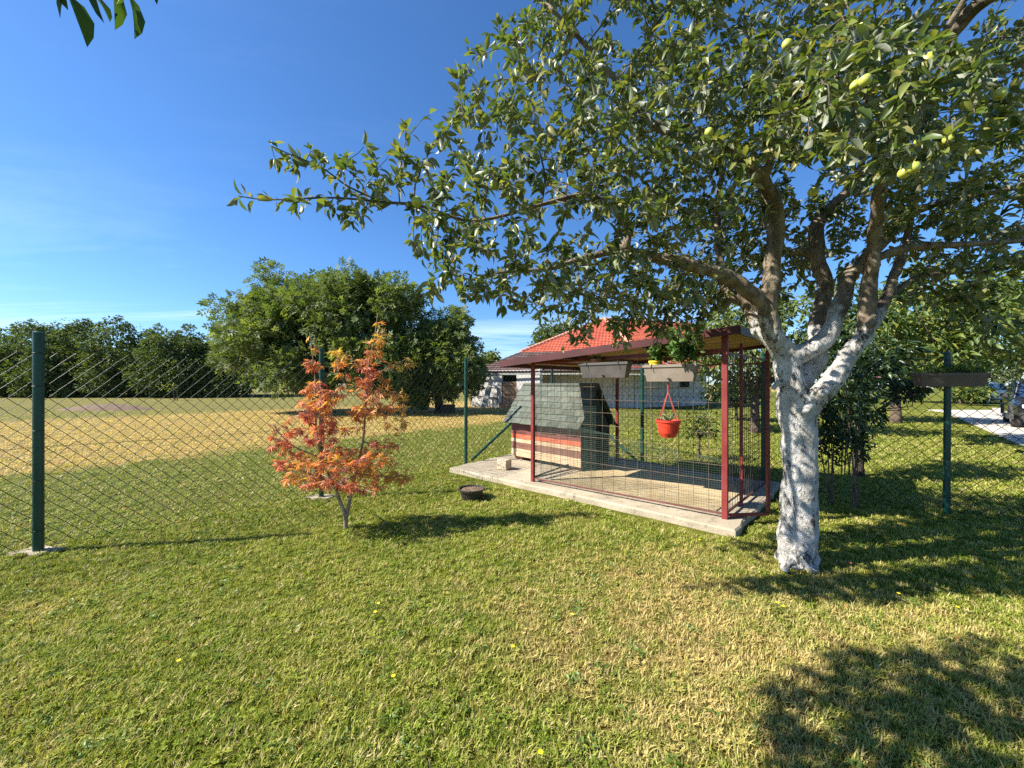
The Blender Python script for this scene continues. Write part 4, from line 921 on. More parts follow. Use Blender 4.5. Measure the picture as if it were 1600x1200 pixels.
# apples
prof = [(.004, .026), (.014, .031), (.024, .028), (.031, .014), (.033, 0), (.030, -.014), (.022, -.026), (.012, -.031), (.003, -.027)]
mba = MB(); mba.lathe((0, 0, 0), prof[::-1], 14); mea = bpy.data.meshes.new('apple'); mea.from_pydata(mba.v, [], mba.f); mea.polygons.foreach_set('use_smooth', [True] * len(mea.polygons)); mea.materials.append(M_APPLE)
spots = [(651, 316, 2.35), (666, 343, 2.4), (907, 124, 2.5), (893, 283, 2.6), (888, 213, 2.7), (773, 289, 2.5), (1352, 126, 1.62), (1336, 134, 1.66), (1318, 178, 1.75), (1435, 222, 1.7), (1428, 262, 1.62), (1413, 270, 1.66), (1482, 218, 1.75), (1355, 228, 1.8), (1562, 147, 2.2), (1350, 40, 2.2), (1230, 70, 2.3), (1014, 320, 2.9), (1036, 305, 2.8), (1108, 207, 2.5), (1270, 300, 2.6), (815, 300, 2.6), (840, 385, 2.7), (750, 440, 2.6), (846, 470, 2.8), (905, 455, 2.8), (1180, 120, 2.4), (985, 355, 2.7), (930, 240, 2.5), (1075, 85, 2.5), (1505, 350, 3.0), (1450, 95, 1.9), (1290, 215, 2.3), (950, 60, 2.6), (820, 190, 2.6), (1140, 300, 2.7)]
for (px, py, d) in spots:
    o_ = bpy.data.objects.new('apple', mea); col.objects.link(o_); o_.parent = apple; o_.location = W(px, py, d) - abase; o_.rotation_euler = (rng.normal(0, .3), rng.normal(0, .3), rng.uniform(0, 6)); s_ = rng.uniform(.8, 1.05) * (.68 if d < 1.9 else 1); o_.scale = (s_, s_, s_)

# ------------------------------------------------------------------ tree behind the camera: its shadow and a few leaves reach the frame
tb = Vector((-3.3, -.5, 0)); plum = thing('plum_tree', 'fruit tree whose drooping leaves hang into the top left corner', 'tree', tb)
P_, R_ = resample([tb, tb + Vector((.05, .05, 1.0)), tb + Vector((.25, .3, 1.9)), (-2.6, .4, 2.7), (-2.1, .9, 3.2), (-1.5, 1.25, 3.3)], [.11, .09, .08, .05, .03, .012], .08)
mb = MB().tube(P_, R_, 10); P2_, R2_ = resample([(-3.05, -.2, 1.9), (-3.2, -.5, 2.7), (-3.0, -.8, 3.6)], [.07, .05, .03], .08); mb.tube(P2_, R2_, 8); mb.build('trunk', M_BARK, plum, smooth=True)
def ell(n, c, r):
    out = []
    while len(out) < n:
        v = rng.uniform(-1, 1, 3)
        if v @ v <= 1: out.append(np.array(c) + v * np.array(r))
    return out
at2 = ell(300, (-1.75, 1.08, 3.35), (.85, .45, .45)) + ell(80, (-2.2, .6, 3.2), (.5, .4, .4)) + ell(20, (-1.1, 1.45, 3.4), (.3, .2, .25)) + ell(80, (-3.2, -.6, 3.4), (.9, .8, .7))
nodes, par = colonize([p for p, r in zip(P_, R_) if r < .075] + [p for p, r in zip(P2_, R2_)], at2, .08, .9, .12, 60); ns = sum(1 for r in R_ if r < .075) + len(R2_)
mbb, rad, ch = branch_mesh(nodes, par, ns, .0025, 2.3, .03); mbb.build('branches', M_TWIG, plum, kind='stuff')
pts = []; dr = []
for i in range(ns, len(nodes)):
    t = nodes[i] - nodes[par[i]]; t /= np.linalg.norm(t) + 1e-9; spur_leaves(pts, dr, nodes[i], t, 9 if not ch[i] else 4, .8, .5)
pts, dr = np.array(pts), np.array(dr); inf = (pts[:, 1] > .2) & (np.abs(pts[:, 0]) < 1.36 * pts[:, 1]) & (pts[:, 2] - H < 1.03 * pts[:, 1])
pts, dr = pts[~inf], dr[~inf]
hang = [(82, -30, .8, (.6, 0, -1.2), .055), (104, -12, .8, (.62, .05, -1.0), .128), (148, -28, .8, (-.05, 0, -1), .06), (140, -14, .82, (.95, .05, -.9), .085), (176, -22, .83, (.22, .1, -1), .09), (190, -32, .8, (.1, .05, -1), .07), (196, -16, .82, (.5, .05, -1.1), .088), (120, -40, .8, (-.5, 0, -.5), .08), (215, -40, .85, (.6, 0, -.6), .06)]
MB().tube([W(-60, -120, .95), W(60, -30, .8), W(130, -18, .8), W(200, -28, .82), W(250, -60, .85)], [.006, .005, .004, .0035, .002], 6).build('twig', M_TWIG, plum)
pts = np.concatenate([pts, [np.array(W(a, b, c)) for a, b, c, d, s_ in hang]]); dr = np.concatenate([dr, [np.array(d) for *_, d, s_ in hang]])
sz = np.concatenate([np.full(len(pts) - len(hang), .11), [s_ for *_, s_ in hang]])
leaves_with_parts(plum, pts, dr, sz, tmpl_ovate(.36, .25, .10), M_PLUMLEAF, len(hang), .5)

# ------------------------------------------------------------------ Japanese maple
mb0 = G(540, 828); maple = thing('japanese_maple', 'small orange and red maple on the lawn before the fence', 'tree', mb0); dm = mb0.y
ml = [[(540, 832, 0, .024), (539, 805, 0, .020), (530, 780, 0, .018), (521, 755, .02, .015), (502, 715, 0, .012), (493, 650, -.05, .009), (492, 590, -.05, .006), (484, 520, -.05, .003)],
      [(540, 815, 0, .022), (547, 780, .02, .018), (555, 742, .04, .015), (567, 690, .05, .012), (571, 640, .05, .011), (576, 570, .03, .008), (585, 530, .03, .005), (590, 490, .03, .003)],
      [(521, 755, .02, .010), (478, 738, -.1, .007), (435, 722, -.2, .004)], [(502, 715, 0, .009), (455, 695, -.12, .006), (425, 662, -.15, .004)], [(505, 722, 0, .008), (470, 760, -.3, .004), (455, 745, -.35, .003)],
      [(556, 740, .04, .009), (600, 745, .1, .006), (636, 744, .15, .003)], [(567, 690, .05, .008), (605, 700, .05, .005), (632, 690, .05, .003)], [(571, 650, .05, .008), (605, 640, .1, .005), (622, 620, .1, .003)],
      [(575, 590, .03, .007), (612, 572, .1, .004), (640, 558, .1, .003)], [(572, 630, .04, .006), (540, 600, -.1, .004), (520, 570, -.12, .003)], [(555, 742, .04, .008), (540, 750, -.3, .005), (520, 762, -.42, .003)], [(549, 770, 0, .008), (565, 765, -.25, .005), (585, 770, -.35, .003)], [(556, 740, .04, .008), (570, 730, .35, .005), (600, 735, .5, .003)], [(521, 755, .02, .008), (510, 745, .3, .005), (480, 730, .45, .003)]]
mbm = MB(); seeds = []
for L_ in ml:
    P_, R_ = resample([W(a, b, dm + c) for a, b, c, r in L_], [r for *_, r in L_], .05); mbm.tube(P_, R_, 8)
    seeds += [np.array(p) for p, r in zip(P_, R_) if r < .013]
mbm.build('trunk', M_MAPLEBARK, maple, smooth=True)
att = []
for b_ in [(22, 588, 540, 18, 40, dm, .15), (60, 578, 600, 32, 36, dm, .22), (36, 572, 640, 30, 22, dm, .2), (16, 625, 565, 22, 12, dm + .1, .1), (34, 618, 640, 22, 34, dm + .1, .15), (60, 497, 620, 32, 34, dm - .05, .2), (60, 495, 665, 46, 30, dm - .05, .25), (14, 488, 560, 12, 45, dm - .05, .08),
           (24, 440, 690, 24, 18, dm - .15, .15), (34, 450, 722, 32, 14, dm - .2, .2), (80, 520, 715, 62, 26, dm - .1, .35), (70, 570, 725, 50, 24, dm + .05, .35), (30, 620, 745, 30, 10, dm + .15, .2), (40, 500, 752, 60, 10, dm - .25, .3), (34, 560, 758, 50, 10, dm - .15, .3), (20, 600, 690, 34, 16, dm + .05, .2), (16, 540, 560, 30, 30, dm - .1, .2)]: att += blob(*b_)
nodes, par = colonize(seeds, att, .04, .5, .055, 50, (0, 0, -.05)); ns = len(seeds)
mbb, rad, ch = branch_mesh(nodes, par, ns, .0013, 2.3, .008, 4); mbb.build('branches', M_MAPLEBARK, maple, kind='stuff')
pts = []; dr = []
for i in range(ns, len(nodes)):
    t = nodes[i] - nodes[par[i]]; t /= np.linalg.norm(t) + 1e-9; spur_leaves(pts, dr, nodes[i], t * .7, 4 if not ch[i] else (2 if rng.random() < .3 else 1), .75, .5)
for p_ in seeds[::3]: spur_leaves(pts, dr, p_, np.array([0, 0, .3]), 1, .9, .3) if p_[2] > 1.0 else None
pts, dr = np.array(pts), np.array(dr)
hue = np.array([(.30 if p[2] < 1.05 else .50) + .5 * mnoise.noise(Vector(p) * 2.3 + Vector((4, 1, 2))) + .17 * (p[0] - mb0.x) - .22 * (p[2] - 1.0) * (-.5) + rng.normal(0, .16) for p in pts]); pp = (pts[:, 0] < mb0.x + .02) & (pts[:, 2] > .95) & (pts[:, 2] < 1.75); hue[pp] -= .18; hue = np.clip(hue, 0.0, .97)
print('maple leaves', len(pts))
leaves_with_parts(maple, pts, dr, .074, T_PALM, M_MAPLELEAF, 300, 1.4, hue)

# ------------------------------------------------------------------ broadleaf trees further off
def far_tree(name, label, base, blobs, nl, size, tmpl, mat, bark, trunk_r=.2, group=None, leaves=0, droop=.35, trunk_h=None, limbs_n=7, norm_up=.5, nrm_out=.8):
    """blobs: list of (centre, radii); leaves sit in the outer shell of many smaller clumps"""
    base = Vector(base); root = thing(name, label, 'tree', base, group); mb = MB()
    cs = np.array([np.array(c) for c, r in blobs]); zc = cs[:, 2].mean(); cx_, cy_ = cs[:, 0].mean(), cs[:, 1].mean()
    th = trunk_h or zc * .45; fork = base + Vector(((cx_ - base.x) * .25, (cy_ - base.y) * .25, th))
    mb.tube([base - Z3(.1), base + Z3(th * .15), base.lerp(fork, .6), fork], [trunk_r * 1.45, trunk_r * 1.1, trunk_r * .9, trunk_r * .8], 9)
    vol = np.array([r[0] * r[1] * r[2] for c, r in blobs]); cnt = np.maximum(1, (vol / vol.sum() * 95 * max(1, nl / 7000)).astype(int)); pts = []; dr = []
    clumps = []
    for (c, r), k in zip(blobs, cnt):
        c = np.array(c); r = np.array(r)
        for _ in range(k):
            v = rng.normal(size=3); v /= np.linalg.norm(v); v *= rng.uniform(.55, 1.0); q = c + v * r
            if q[2] < .5: q[2] = .5 + rng.uniform(0, .5)
            clumps.append((q, r.mean() * rng.uniform(.17, .36), v))
    per = nl // len(clumps)
    for (q, cr, v) in clumps:
        w_ = rng.normal(size=(per, 3)); w_ /= np.linalg.norm(w_, axis=1, keepdims=True); rr_ = cr * rng.uniform(.35, 1.12, (per, 1)) ** .6
        p_ = q + w_ * rr_ * np.array([1.15, 1.15, .85]); d = w_ * nrm_out + v * .5 + rng.normal(0, .45, (per, 3)); d[:, 2] -= droop; pts.append(p_); dr.append(d)
    big = sorted(clumps, key=lambda k: -k[1])[:limbs_n * 6]
    for j in range(min(len(big), limbs_n * 5)):
        q = Vector(big[j][0]); mid = fork.lerp(q, .5) + Vector((rng.normal(0, .15), rng.normal(0, .15), -.05 * (q - fork).length)); r0_ = trunk_r * (.5 if j < limbs_n else .2)
        mb.tube([fork - Z3(.05), fork.lerp(mid, .5) + Z3(.08), mid, q], [r0_, r0_ * .75, r0_ * .5, r0_ * .18], 6, False)
    mb.build('trunk', bark, root, smooth=True)
    pts = np.concatenate(pts); dr = np.concatenate(dr); ok = pts[:, 2] > .12; pts, dr = pts[ok], dr[ok]
    if leaves: leaves_with_parts(root, pts, dr, size, tmpl, mat, leaves, norm_up)
    else:
        V, Fc, rn = place_leaves(pts, dr, size, tmpl, norm_up); link_mesh('crown', arrmesh('crown', V - np.array(base), Fc, True, {'rnd': rn}), mat, root, 'stuff')
    return root
def bl(px, py, rx, ry, d, rd):
    if 15 < d < 23.5 and px < 780: rx, ry = rx * .9, ry * .9
    return (tuple(W(px, py, d)), (rx / F * d, rd, ry / F * d))
g1 = G(478, 640); g1 = Vector((W(505, 600, 21).x, 21, 0))
far_tree('walnut_tree', 'large spreading walnut tree standing in the field behind the maple', g1,
         [bl(520, 520, 110, 80, 21, 3.0), bl(410, 545, 70, 55, 20.2, 2.2), bl(385, 490, 48, 30, 21, 1.8), bl(445, 460, 50, 36, 21, 2.2), bl(540, 455, 60, 34, 21, 2.3), bl(625, 480, 50, 44, 21.3, 2.2), bl(600, 560, 90, 55, 20.6, 2.8), bl(480, 575, 90, 40, 19.8, 2.2), bl(450, 520, 80, 50, 20.6, 2.4)],
         24000, .42, T_PIN, M_WALNUTLEAF, M_BARKD, .28, droop=.3, trunk_h=1.7)
g2 = Vector((W(686, 600, 20.6).x, 20.6, 0))
far_tree('walnut_tree', 'smaller dense walnut tree right of the large walnut, beside the white building', g2,
         [bl(690, 560, 58, 66, 20.6, 1.8), bl(660, 545, 45, 50, 20.9, 1.8), bl(705, 515, 40, 34, 20.9, 1.6), bl(720, 575, 34, 48, 20.3, 1.6), bl(640, 580, 50, 40, 20.5, 1.8), bl(665, 600, 60, 26, 20, 1.7)],
         13000, .38, T_PIN, M_WALNUTLEAF, M_BARKD, .22, trunk_h=1.3)
# stump and box under it
q = G(700, 645); MB().box(q + Z3(.22), (.75, .4, .44), Matrix.Rotation(R(8), 3, 'Z')).build('wooden_crate', M_BARKD, None, bevel=.02); setp(bpy.data.objects['wooden_crate'], 'dark weathered wooden crate in the shade under the smaller walnut', 'crate')
q = G(661, 640); o_ = MB().tube([q, q + Z3(.25), q + Vector((.05, 0, .42))], [.30, .26, .22], 10).build('tree_stump', M_BARKD); setp(o_, 'low dark tree stump left of the crate under the walnuts', 'stump')

words = ['first', 'second', 'third', 'fourth', 'fifth', 'sixth', 'seventh', 'eighth', 'ninth', 'tenth', 'eleventh', 'twelfth']
tops = [(-25, 540), (8, 535), (40, 508), (72, 503), (103, 512), (138, 498), (182, 496), (222, 520), (258, 510), (292, 514), (330, 520), (368, 530)]
for k, (px, top) in enumerate(tops):
    top -= 12
    d = 44 + rng.uniform(-1.0, 1.5); b0 = W(px, 600, d); b0.z = 0
    h_px = 618 - top; bls = [bl(px, 580, 40, 38, d, 3.0), bl(px + rng.uniform(-6, 6), top + h_px * .40, 34, h_px * .28, d + .5, 2.6), bl(px + rng.uniform(-6, 6), top + 22, 17, 18, d + .5, 1.2), bl(px + rng.uniform(-18, 18), top + 32, 17, 15, d + .5, 1.4), bl(px, 604, 36, 16, d - .5, 2.6)]
    far_tree('woodland_tree', words[k] + ' tree from the left in the dark wood along the far field edge', b0, bls, 9000, .31, T_DI, M_WOODLEAF, M_BARKD, .16, 'wood along the far field edge', trunk_h=1.6, limbs_n=3)
# the wood behind them as one dark mass
pts = []; dr = []
for i in range(9000):
    px = rng.uniform(-140, 470); d = rng.uniform(47, 56); zt_ = 1.4 + 4.3 * rng.random() + 1.2 * mnoise.noise(Vector((px * .03, d * .2, 0))); q = W(px, 600, d); pts.append((q.x, q.y, max(.2, zt_))); v = rng.normal(size=3); dr.append(v)
o_ = leaf_cloud('far_wood', M_WOODLEAF, None, pts, dr, 1.1, T_DI, 'stuff'); setp(o_, 'dark mass of wood behind the front row of trees', 'wood')
# tree behind the house and small one in the gap
far_tree('background_tree', 'dark tree top rising behind the red tile roof', (W(870, 600, 44).x, 44, 0), [bl(868, 540, 34, 34, 44, 3), bl(880, 520, 26, 18, 44, 2), bl(850, 545, 22, 22, 44, 2)], 4500, .45, T_DI, M_WOODLEAF, M_BARKD, .25)
far_tree('background_tree', 'small pale tree top between the smaller walnut and the roof', (W(764, 600, 46).x, 46, 0), [bl(764, 570, 16, 22, 46, 1.6), bl(770, 560, 9, 12, 46, 1)], 2200, .40, T_DI, M_WALNUTLEAF, M_BARKD, .15)
# staked sapling in the field
q = G(272, 626); sap = thing('staked_sapling', 'thin young sapling tied to stakes far out in the field', 'sapling', q)
MB().tube([q, q + Z3(1.5)], .045, 6).build('stake', M_BARKD, sap); MB().tube([q + Vector((.3, 0, 0)), q + Vector((.3, 0, 1.2))], .04, 6).build('stake', M_BARKD, sap)
MB().tube([q + Vector((.12, .05, 0)), q + Vector((-.1, .05, .9)), q + Vector((-.3, 0, 1.35))], [.03, .02, .012], 6).build('stem', M_BARK, sap)
v = rng.normal(size=(60, 3)); leaf_cloud('foliage', M_YGLEAF, sap, np.array(q) + np.array([-.5, 0, 1.2]) + v * np.array([.3, .2, .2]), v, .22, T_DI, 'stuff')

# trees of the garden on the right
def dtree(name, label, px, d, bls, nl, size, mat, tr=.1, leaves=0, th=None, tmpl=T_OV, bark=M_BARK, group=None): return far_tree(name, label, (W(px, 600, d).x, d, 0), bls, nl, size, tmpl, mat, bark, tr, group, leaves, trunk_h=th)
dtree('garden_tree', 'leafy yellow green tree behind the fence planter on the right', 1480, 9.5, [bl(1470, 500, 90, 62, 9.5, 1.2), bl(1420, 470, 60, 50, 9.8, 1), bl(1520, 470, 80, 50, 9.8, 1), bl(1560, 520, 70, 50, 10, 1), bl(1440, 545, 70, 34, 9.2, .9), bl(1500, 555, 60, 22, 9.2, .9)], 6500, .17, M_YGLEAF, .06, 0, 1.6)
dtree('garden_tree', 'dark garden tree at the right edge above the parked black car', 1650, 17, [bl(1600, 520, 90, 60, 17, 2), bl(1640, 440, 90, 60, 17, 2), bl(1560, 575, 50, 26, 17, 1.5), bl(1700, 500, 90, 80, 17, 2)], 7000, .26, M_WOODLEAF, .2, 0, 2.2)
dtree('garden_tree', 'dark leafy tree behind the apple trunk beyond the fence', 1341, 6.35, [bl(1345, 560, 60, 50, 6.3, .55), bl(1310, 600, 50, 46, 6.1, .5), bl(1390, 590, 50, 36, 6.3, .5), bl(1330, 650, 45, 30, 6.0, .4), bl(1420, 605, 40, 18, 6.2, .35), bl(1320, 510, 50, 40, 6.6, .5)], 3800, .105, M_DARKLEAF, .07, 120, .9, bark=M_BARKD)
dtree('garden_tree', 'green tree showing between the pen roof and the whitewashed trunk', 1180, 12, [bl(1170, 520, 70, 60, 12, 1.4), bl(1120, 540, 60, 50, 12.5, 1.4), bl(1240, 510, 70, 60, 12, 1.4), bl(1180, 580, 90, 30, 12, 1.4)], 5200, .20, M_WALNUTLEAF, .13, 0, 1.2)
dtree('garden_tree', 'dense green tree in the background right of the white trunk', 1400, 15, [bl(1390, 520, 80, 60, 15, 1.8), bl(1330, 500, 60, 70, 15.5, 1.8), bl(1450, 560, 60, 40, 15, 1.5)], 5200, .24, M_WALNUTLEAF, .16, 0, 1.8)
dtree('garden_tree', 'shadowy round bush tree at the end of the driveway', 1500, 30, [bl(1500, 585, 46, 26, 30, 3), bl(1560, 570, 50, 40, 32, 3), bl(1450, 575, 46, 34, 31, 3)], 5200, .36, M_WOODLEAF, .2, 0, 1.0, T_DI)
# hedge of low yellowing plants by the drive end
for k, (px, nm) in enumerate(((1518, 'yellowing leafy bush at the driveway end'), (1150, 'dark round bush on the lawn behind the pen'))):
    d = 27 if k == 0 else 16; far_tree('bush', nm, (W(px, 600, d).x, d, 0), [bl(px, 612, 14 if k == 0 else 42, 12, d, 1.0)], 900 if k == 0 else 1800, .3 if k == 0 else .2, T_DI, M_YGLEAF if k == 0 else M_DARKLEAF, M_BARK, .05)['category'] = 'bush'
# small sapling behind the pen
sp0 = G(1092, 718); dtree('young_fruit_tree', 'small young tree on the lawn seen through the pen wire', 1092, sp0.y, [bl(1095, 672, 24, 22, sp0.y, .3), bl(1110, 685, 18, 12, sp0.y, .25), bl(1078, 680, 16, 14, sp0.y, .25)], 420, .08, M_YGLEAF, .022, 0, .45)
# rose standards by the fence
for k, (px, py, hx, lab) in enumerate(((1296, 786, -4, 'tall dark rose bush close behind the whitewashed trunk'), (1336, 792, 6, 'tall rose bush with pink blooms beside the fence'), (1318, 778, 0, 'slim rose bush between the two taller rose bushes'))):
    q = G(px, py); rb = thing('rose_bush', lab, 'rose bush', q, 'rose bushes by the fence'); d = q.y; stems = MB(); pts = []; dr = []
    for s_ in range(4):
        tip = q + Vector((rng.normal(hx * .01, .14), rng.normal(0, .12), rng.uniform(1.2, 1.85))); mid = q.lerp(tip, .5) + Vector((rng.normal(0, .05), rng.normal(0, .05), 0)); stems.tube([q + Vector((rng.normal(0, .03), 0, 0)), mid, tip], [.009, .007, .003], 6)
        for _ in range(95):
            t = rng.uniform(.42, 1.05); p_ = q.lerp(mid, t * 2) if t < .5 else mid.lerp(tip, t * 2 - 1); v = rng.normal(size=3); v[2] -= .2; v /= np.linalg.norm(v); pts.append(np.array(p_) + v * rng.uniform(.02, .12)); dr.append(v)
    stems.build('stem', M_BARK if k < 2 else M_GSTEM, rb); leaf_cloud('foliage', M_DARKLEAF, rb, pts, dr, .085, T_OV, 'stuff')
    if k == 1:
        for (fx, fy) in ((1330, 596), (1368, 608), (1362, 612), (1371, 591)):
            c0 = W(fx, fy, d - .05); fl = MB()
            for j in range(14):
                an = j * 2.4; el_ = .2 + j * .07; r_ = .05 * (1 - j / 22); dv = Vector((math.cos(an) * math.cos(el_), math.sin(an) * math.cos(el_), math.sin(el_))); sd = Vector((-math.sin(an), math.cos(an), 0)) * .02
                fl.add([c0, c0 + dv * r_ * .6 + sd, c0 + dv * r_, c0 + dv * r_ * .6 - sd], [(0, 1, 2, 3)])
            fl.build('bloom', M_PINK, rb)
# small dark twig with leaves at the right frame edge
q = W(1640, 720, 5.2); q.z = 0; sh = thing('shrub', 'dark leafy shrub poking in at the right frame edge', 'shrub', q)
MB().tube([q, q + Vector((-.1, 0, .5)), q + Vector((-.3, -.1, .72))], [.015, .01, .004], 6).build('stem', M_BARKD, sh)
pts = []; dr = []
for i in range(90):
    v = rng.normal(size=3); v /= np.linalg.norm(v); pts.append(np.array(q) + np.array([-.02, 0, .62]) + v * np.array([.26, .2, .2]) * rng.random() ** .4); dr.append(v)
leaf_cloud('foliage', M_DARKLEAF, sh, pts, dr, .10, T_OV, 'stuff')

# ================================================================== CARS
def car(name, label, loc, rz, paint, cladding=True):
    root = thing(name, label, 'car', (0, 0, 0)); st = [(-2.25, .50, .92, .78), (-2.2, .38, 1.02, .86), (-1.6, .30, 1.04, .92), (-.6, .27, 1.03, .93), (.5, .27, 1.02, .93), (1.2, .28, 1.00, .92), (1.8, .32, .96, .89), (2.15, .36, .88, .82), (2.28, .44, .76, .72)]
    mb = MB(); rings = []
    for x, z0, z1, w in st: rings.append([(x, s * ww, zz_) for s, ww, zz_ in ((-1, w * .90, z0), (-1, w, z0 + .14), (-1, w * 1.0, z1 - .16), (-1, w * .90, z1), (1, w * .90, z1), (1, w, z1 - .16), (1, w, z0 + .14), (1, w * .90, z0))])
    vs = sum(rings, []); n = 8; fs = [(i * n + k, i * n + (k + 1) % n, (i + 1) * n + (k + 1) % n, (i + 1) * n + k) for i in range(len(rings) - 1) for k in range(n)] + [tuple(range(n - 1, -1, -1)), tuple((len(rings) - 1) * n + k for k in range(n))]
    mb.add(vs, fs); body = mb.build('body', paint, root, smooth=False)
    cs = [(-2.1, 1.00, .84, 1.02, .82), (-1.75, 1.0, .84, 1.58, .66), (-1.0, 1.0, .84, 1.66, .68), (.1, 1.0, .84, 1.65, .68), (.55, 1.0, .84, 1.55, .66), (1.25, .97, .82, 1.0, .80)]
    mb = MB(); vs = []
    for x, zb_, wb, zt_, wt in cs: vs += [(x, -wb, zb_), (x, -wt, zt_), (x, wt, zt_), (x, wb, zb_)]
    fs = [(i * 4 + k, i * 4 + k + 1, i * 4 + 5 + k, i * 4 + 4 + k) for i in range(len(cs) - 1) for k in range(3)]; mb.add(vs, fs); mb.build('cabin', paint, root)
    def quad(name, pts4, mat, off): 
        p = [Vector(q_) for q_ in pts4]; nn = (p[1] - p[0]).cross(p[2] - p[0]).normalized()
        if nn.dot(sum(p, Vector()) / 4 - Vector((-.3, 0, 1.1))) < 0: nn = -nn
        MB().add([q_ + nn * off for q_ in p] + [q_ + nn * (off - .02) for q_ in p], [(0, 1, 2, 3), (7, 6, 5, 4), (0, 4, 5, 1), (1, 5, 6, 2), (2, 6, 7, 3), (3, 7, 4, 0)]).build(name, mat, root)
    quad('windscreen', [(.62, -.62, 1.50), (.62, .62, 1.50), (1.18, .74, 1.04), (1.18, -.74, 1.04)], M_GLASS, .012)
    quad('rear_window', [(-1.80, -.60, 1.52), (-1.80, .60, 1.52), (-2.06, .76, 1.10), (-2.06, -.76, 1.10)], M_GLASS, .012)
    for s in (-1, 1):
        for x0, x1, xt0, xt1 in ((-1.75, -.85, -1.62, -.85), (-.78, .02, -.78, .02), (.10, 1.02, .10, .52)):
            quad('side_window', [(x0, s * .835, 1.05), (x1, s * .835, 1.05), (xt1, s * .70, 1.52), (xt0, s * .70, 1.54)], M_GLASS, .012)
        quad('pillar_trim', [(1.22, s * .815, 1.01), (1.16, s * .80, 1.03), (.54, s * .68, 1.56), (.62, s * .68, 1.56)], M_RIM, .016)
        MB().box((.95, s * 1.02, 1.08), (.12, .20, .16)).build('mirror', M_CARPLASTIC, root, bevel=.03)
        MB().box((2.12, s * .60, .74), (.22, .30, .14), Matrix.Rotation(s * -.25, 3, 'Z')).build('headlight', M_LAMP, root, bevel=.02)
        MB().box((2.20, s * .62, .46), (.14, .18, .10)).build('fog_light', M_LAMP, root, bevel=.02)
        MB().box((-2.22, s * .66, .88), (.10, .22, .18)).build('tail_light', M_REDPOT, root, bevel=.02)
        for x in (-1.35, 1.38):
            c_ = Vector((x, s * .80, .35))
            tyre = [(.20, -.11), (.33, -.11), (.355, -.07), (.355, .07), (.33, .11), (.20, .11)]
            def disc(prof):
                m_ = MB(); m_.lathe((0, 0, 0), prof, 24); m_.v = [(c_.x + a, c_.y + (c if s > 0 else -c), c_.z + b) for a, b, c in m_.v]; return m_
            w_ = disc(tyre).build('wheel', M_TYRE, root, smooth=False)
            disc([(.02, .10), (.20, .10), (.22, .118), (.06, .125), (.02, .125)]).build('rim', M_RIM, w_)
            arch = MB(); arch.tube([(x + .42 * math.cos(t), s * .90, .36 + .40 * math.sin(t)) for t in np.linspace(-.15, math.pi + .15, 14)], .055, 6); arch.build('wheel_arch', M_CARPLASTIC, root)
        MB().box((0, s * .93, .33), (2.0, .05, .14)).build('sill', M_CARPLASTIC, root)
    MB().box((2.24, 0, .42), (.12, 1.5, .22)).build('bumper', M_CARPLASTIC, root, bevel=.03); MB().box((-2.24, 0, .48), (.12, 1.55, .24)).build('bumper', M_CARPLASTIC, root, bevel=.03)
    MB().box((2.26, 0, .66), (.05, .8, .14)).build('grille', M_CARPLASTIC, root)
    root.location = loc; root.rotation_euler = (0, 0, rz); return root
car('parked_car', 'black off-road car parked on the driveway at the right edge', (19.0, 13.6, .03), math.atan2(-.66, -.75), M_CARBLACK)
car('parked_car', 'silver car with pale hood far down the drive behind the thin post', (W(1556, 600, 29.5).x, 30.5, 0), math.atan2(-.35, -.94), M_CARSILVER)
q = G(1543, 633); o_ = MB().tube([q, q + Z3(1.55)], .055, 8).build('marker_post', M_POST); setp(o_, 'thin green post standing before the silver car', 'post')

# ================================================================== GRASS
def tuft(k):
    V = []; Fc = []; rn = []
    nb_ = 15
    for b in range(nb_):
        an = rng.uniform(0, 6.28); ro = rng.uniform(0, .035); L_ = rng.uniform(.016, .040) * (1.25 if k % 3 == 0 else 1); w_ = rng.uniform(.0014, .0030) * (1.7 if k == 4 else 1); ln = rng.uniform(.2, .95); ba = rng.uniform(0, 6.28)
        p0 = np.array([ro * math.cos(ba), ro * math.sin(ba), -.004]); dv = np.array([math.cos(an), math.sin(an), 0]); sd = np.array([-math.sin(an), math.cos(an), 0]); o0 = len(V); r_ = rng.random()
        for t, ww in ((0, 1.0), (.5, .85)):
            c_ = p0 + dv * (L_ * ln * t * t) + np.array([0, 0, L_ * (t - .25 * ln * t * t)]); V += [c_ - sd * w_ * ww, c_ + sd * w_ * ww]
        V.append(p0 + dv * (L_ * ln) + np.array([0, 0, L_ * (1 - .38 * ln)])); Fc += [(o0, o0 + 1, o0 + 3), (o0, o0 + 3, o0 + 2), (o0 + 2, o0 + 3, o0 + 4)]; rn += [r_] * 5
    me = arrmesh('grass_tuft', V, Fc, True, {'rnd': rn}); me.materials.append(M_GRASS); return me
def clover(k):
    V = []; Fc = []; rn = []
    for b in range(7):
        an0 = rng.uniform(0, 6.28); c0_ = np.array([rng.normal(0, .02), rng.normal(0, .02), rng.uniform(.012, .03)]); r_ = rng.random() * .35
        for j in range(3):
            an = an0 + j * 2.09; dv = np.array([math.cos(an), math.sin(an), rng.uniform(-.1, .5)]); sd = np.array([-math.sin(an), math.cos(an), 0]); s_ = rng.uniform(.006, .010); o0 = len(V)
            V += [c0_, c0_ + dv * s_ * .7 - sd * s_ * .5, c0_ + dv * s_ * 1.2, c0_ + dv * s_ * .7 + sd * s_ * .5]; Fc += [(o0, o0 + 1, o0 + 2), (o0, o0 + 2, o0 + 3)]; rn += [r_] * 4
    me = arrmesh('clover_tuft', V, Fc, True, {'rnd': rn}); me.materials.append(M_GRASS); return me
gcol = bpy.data.collections.new('grass_sources')
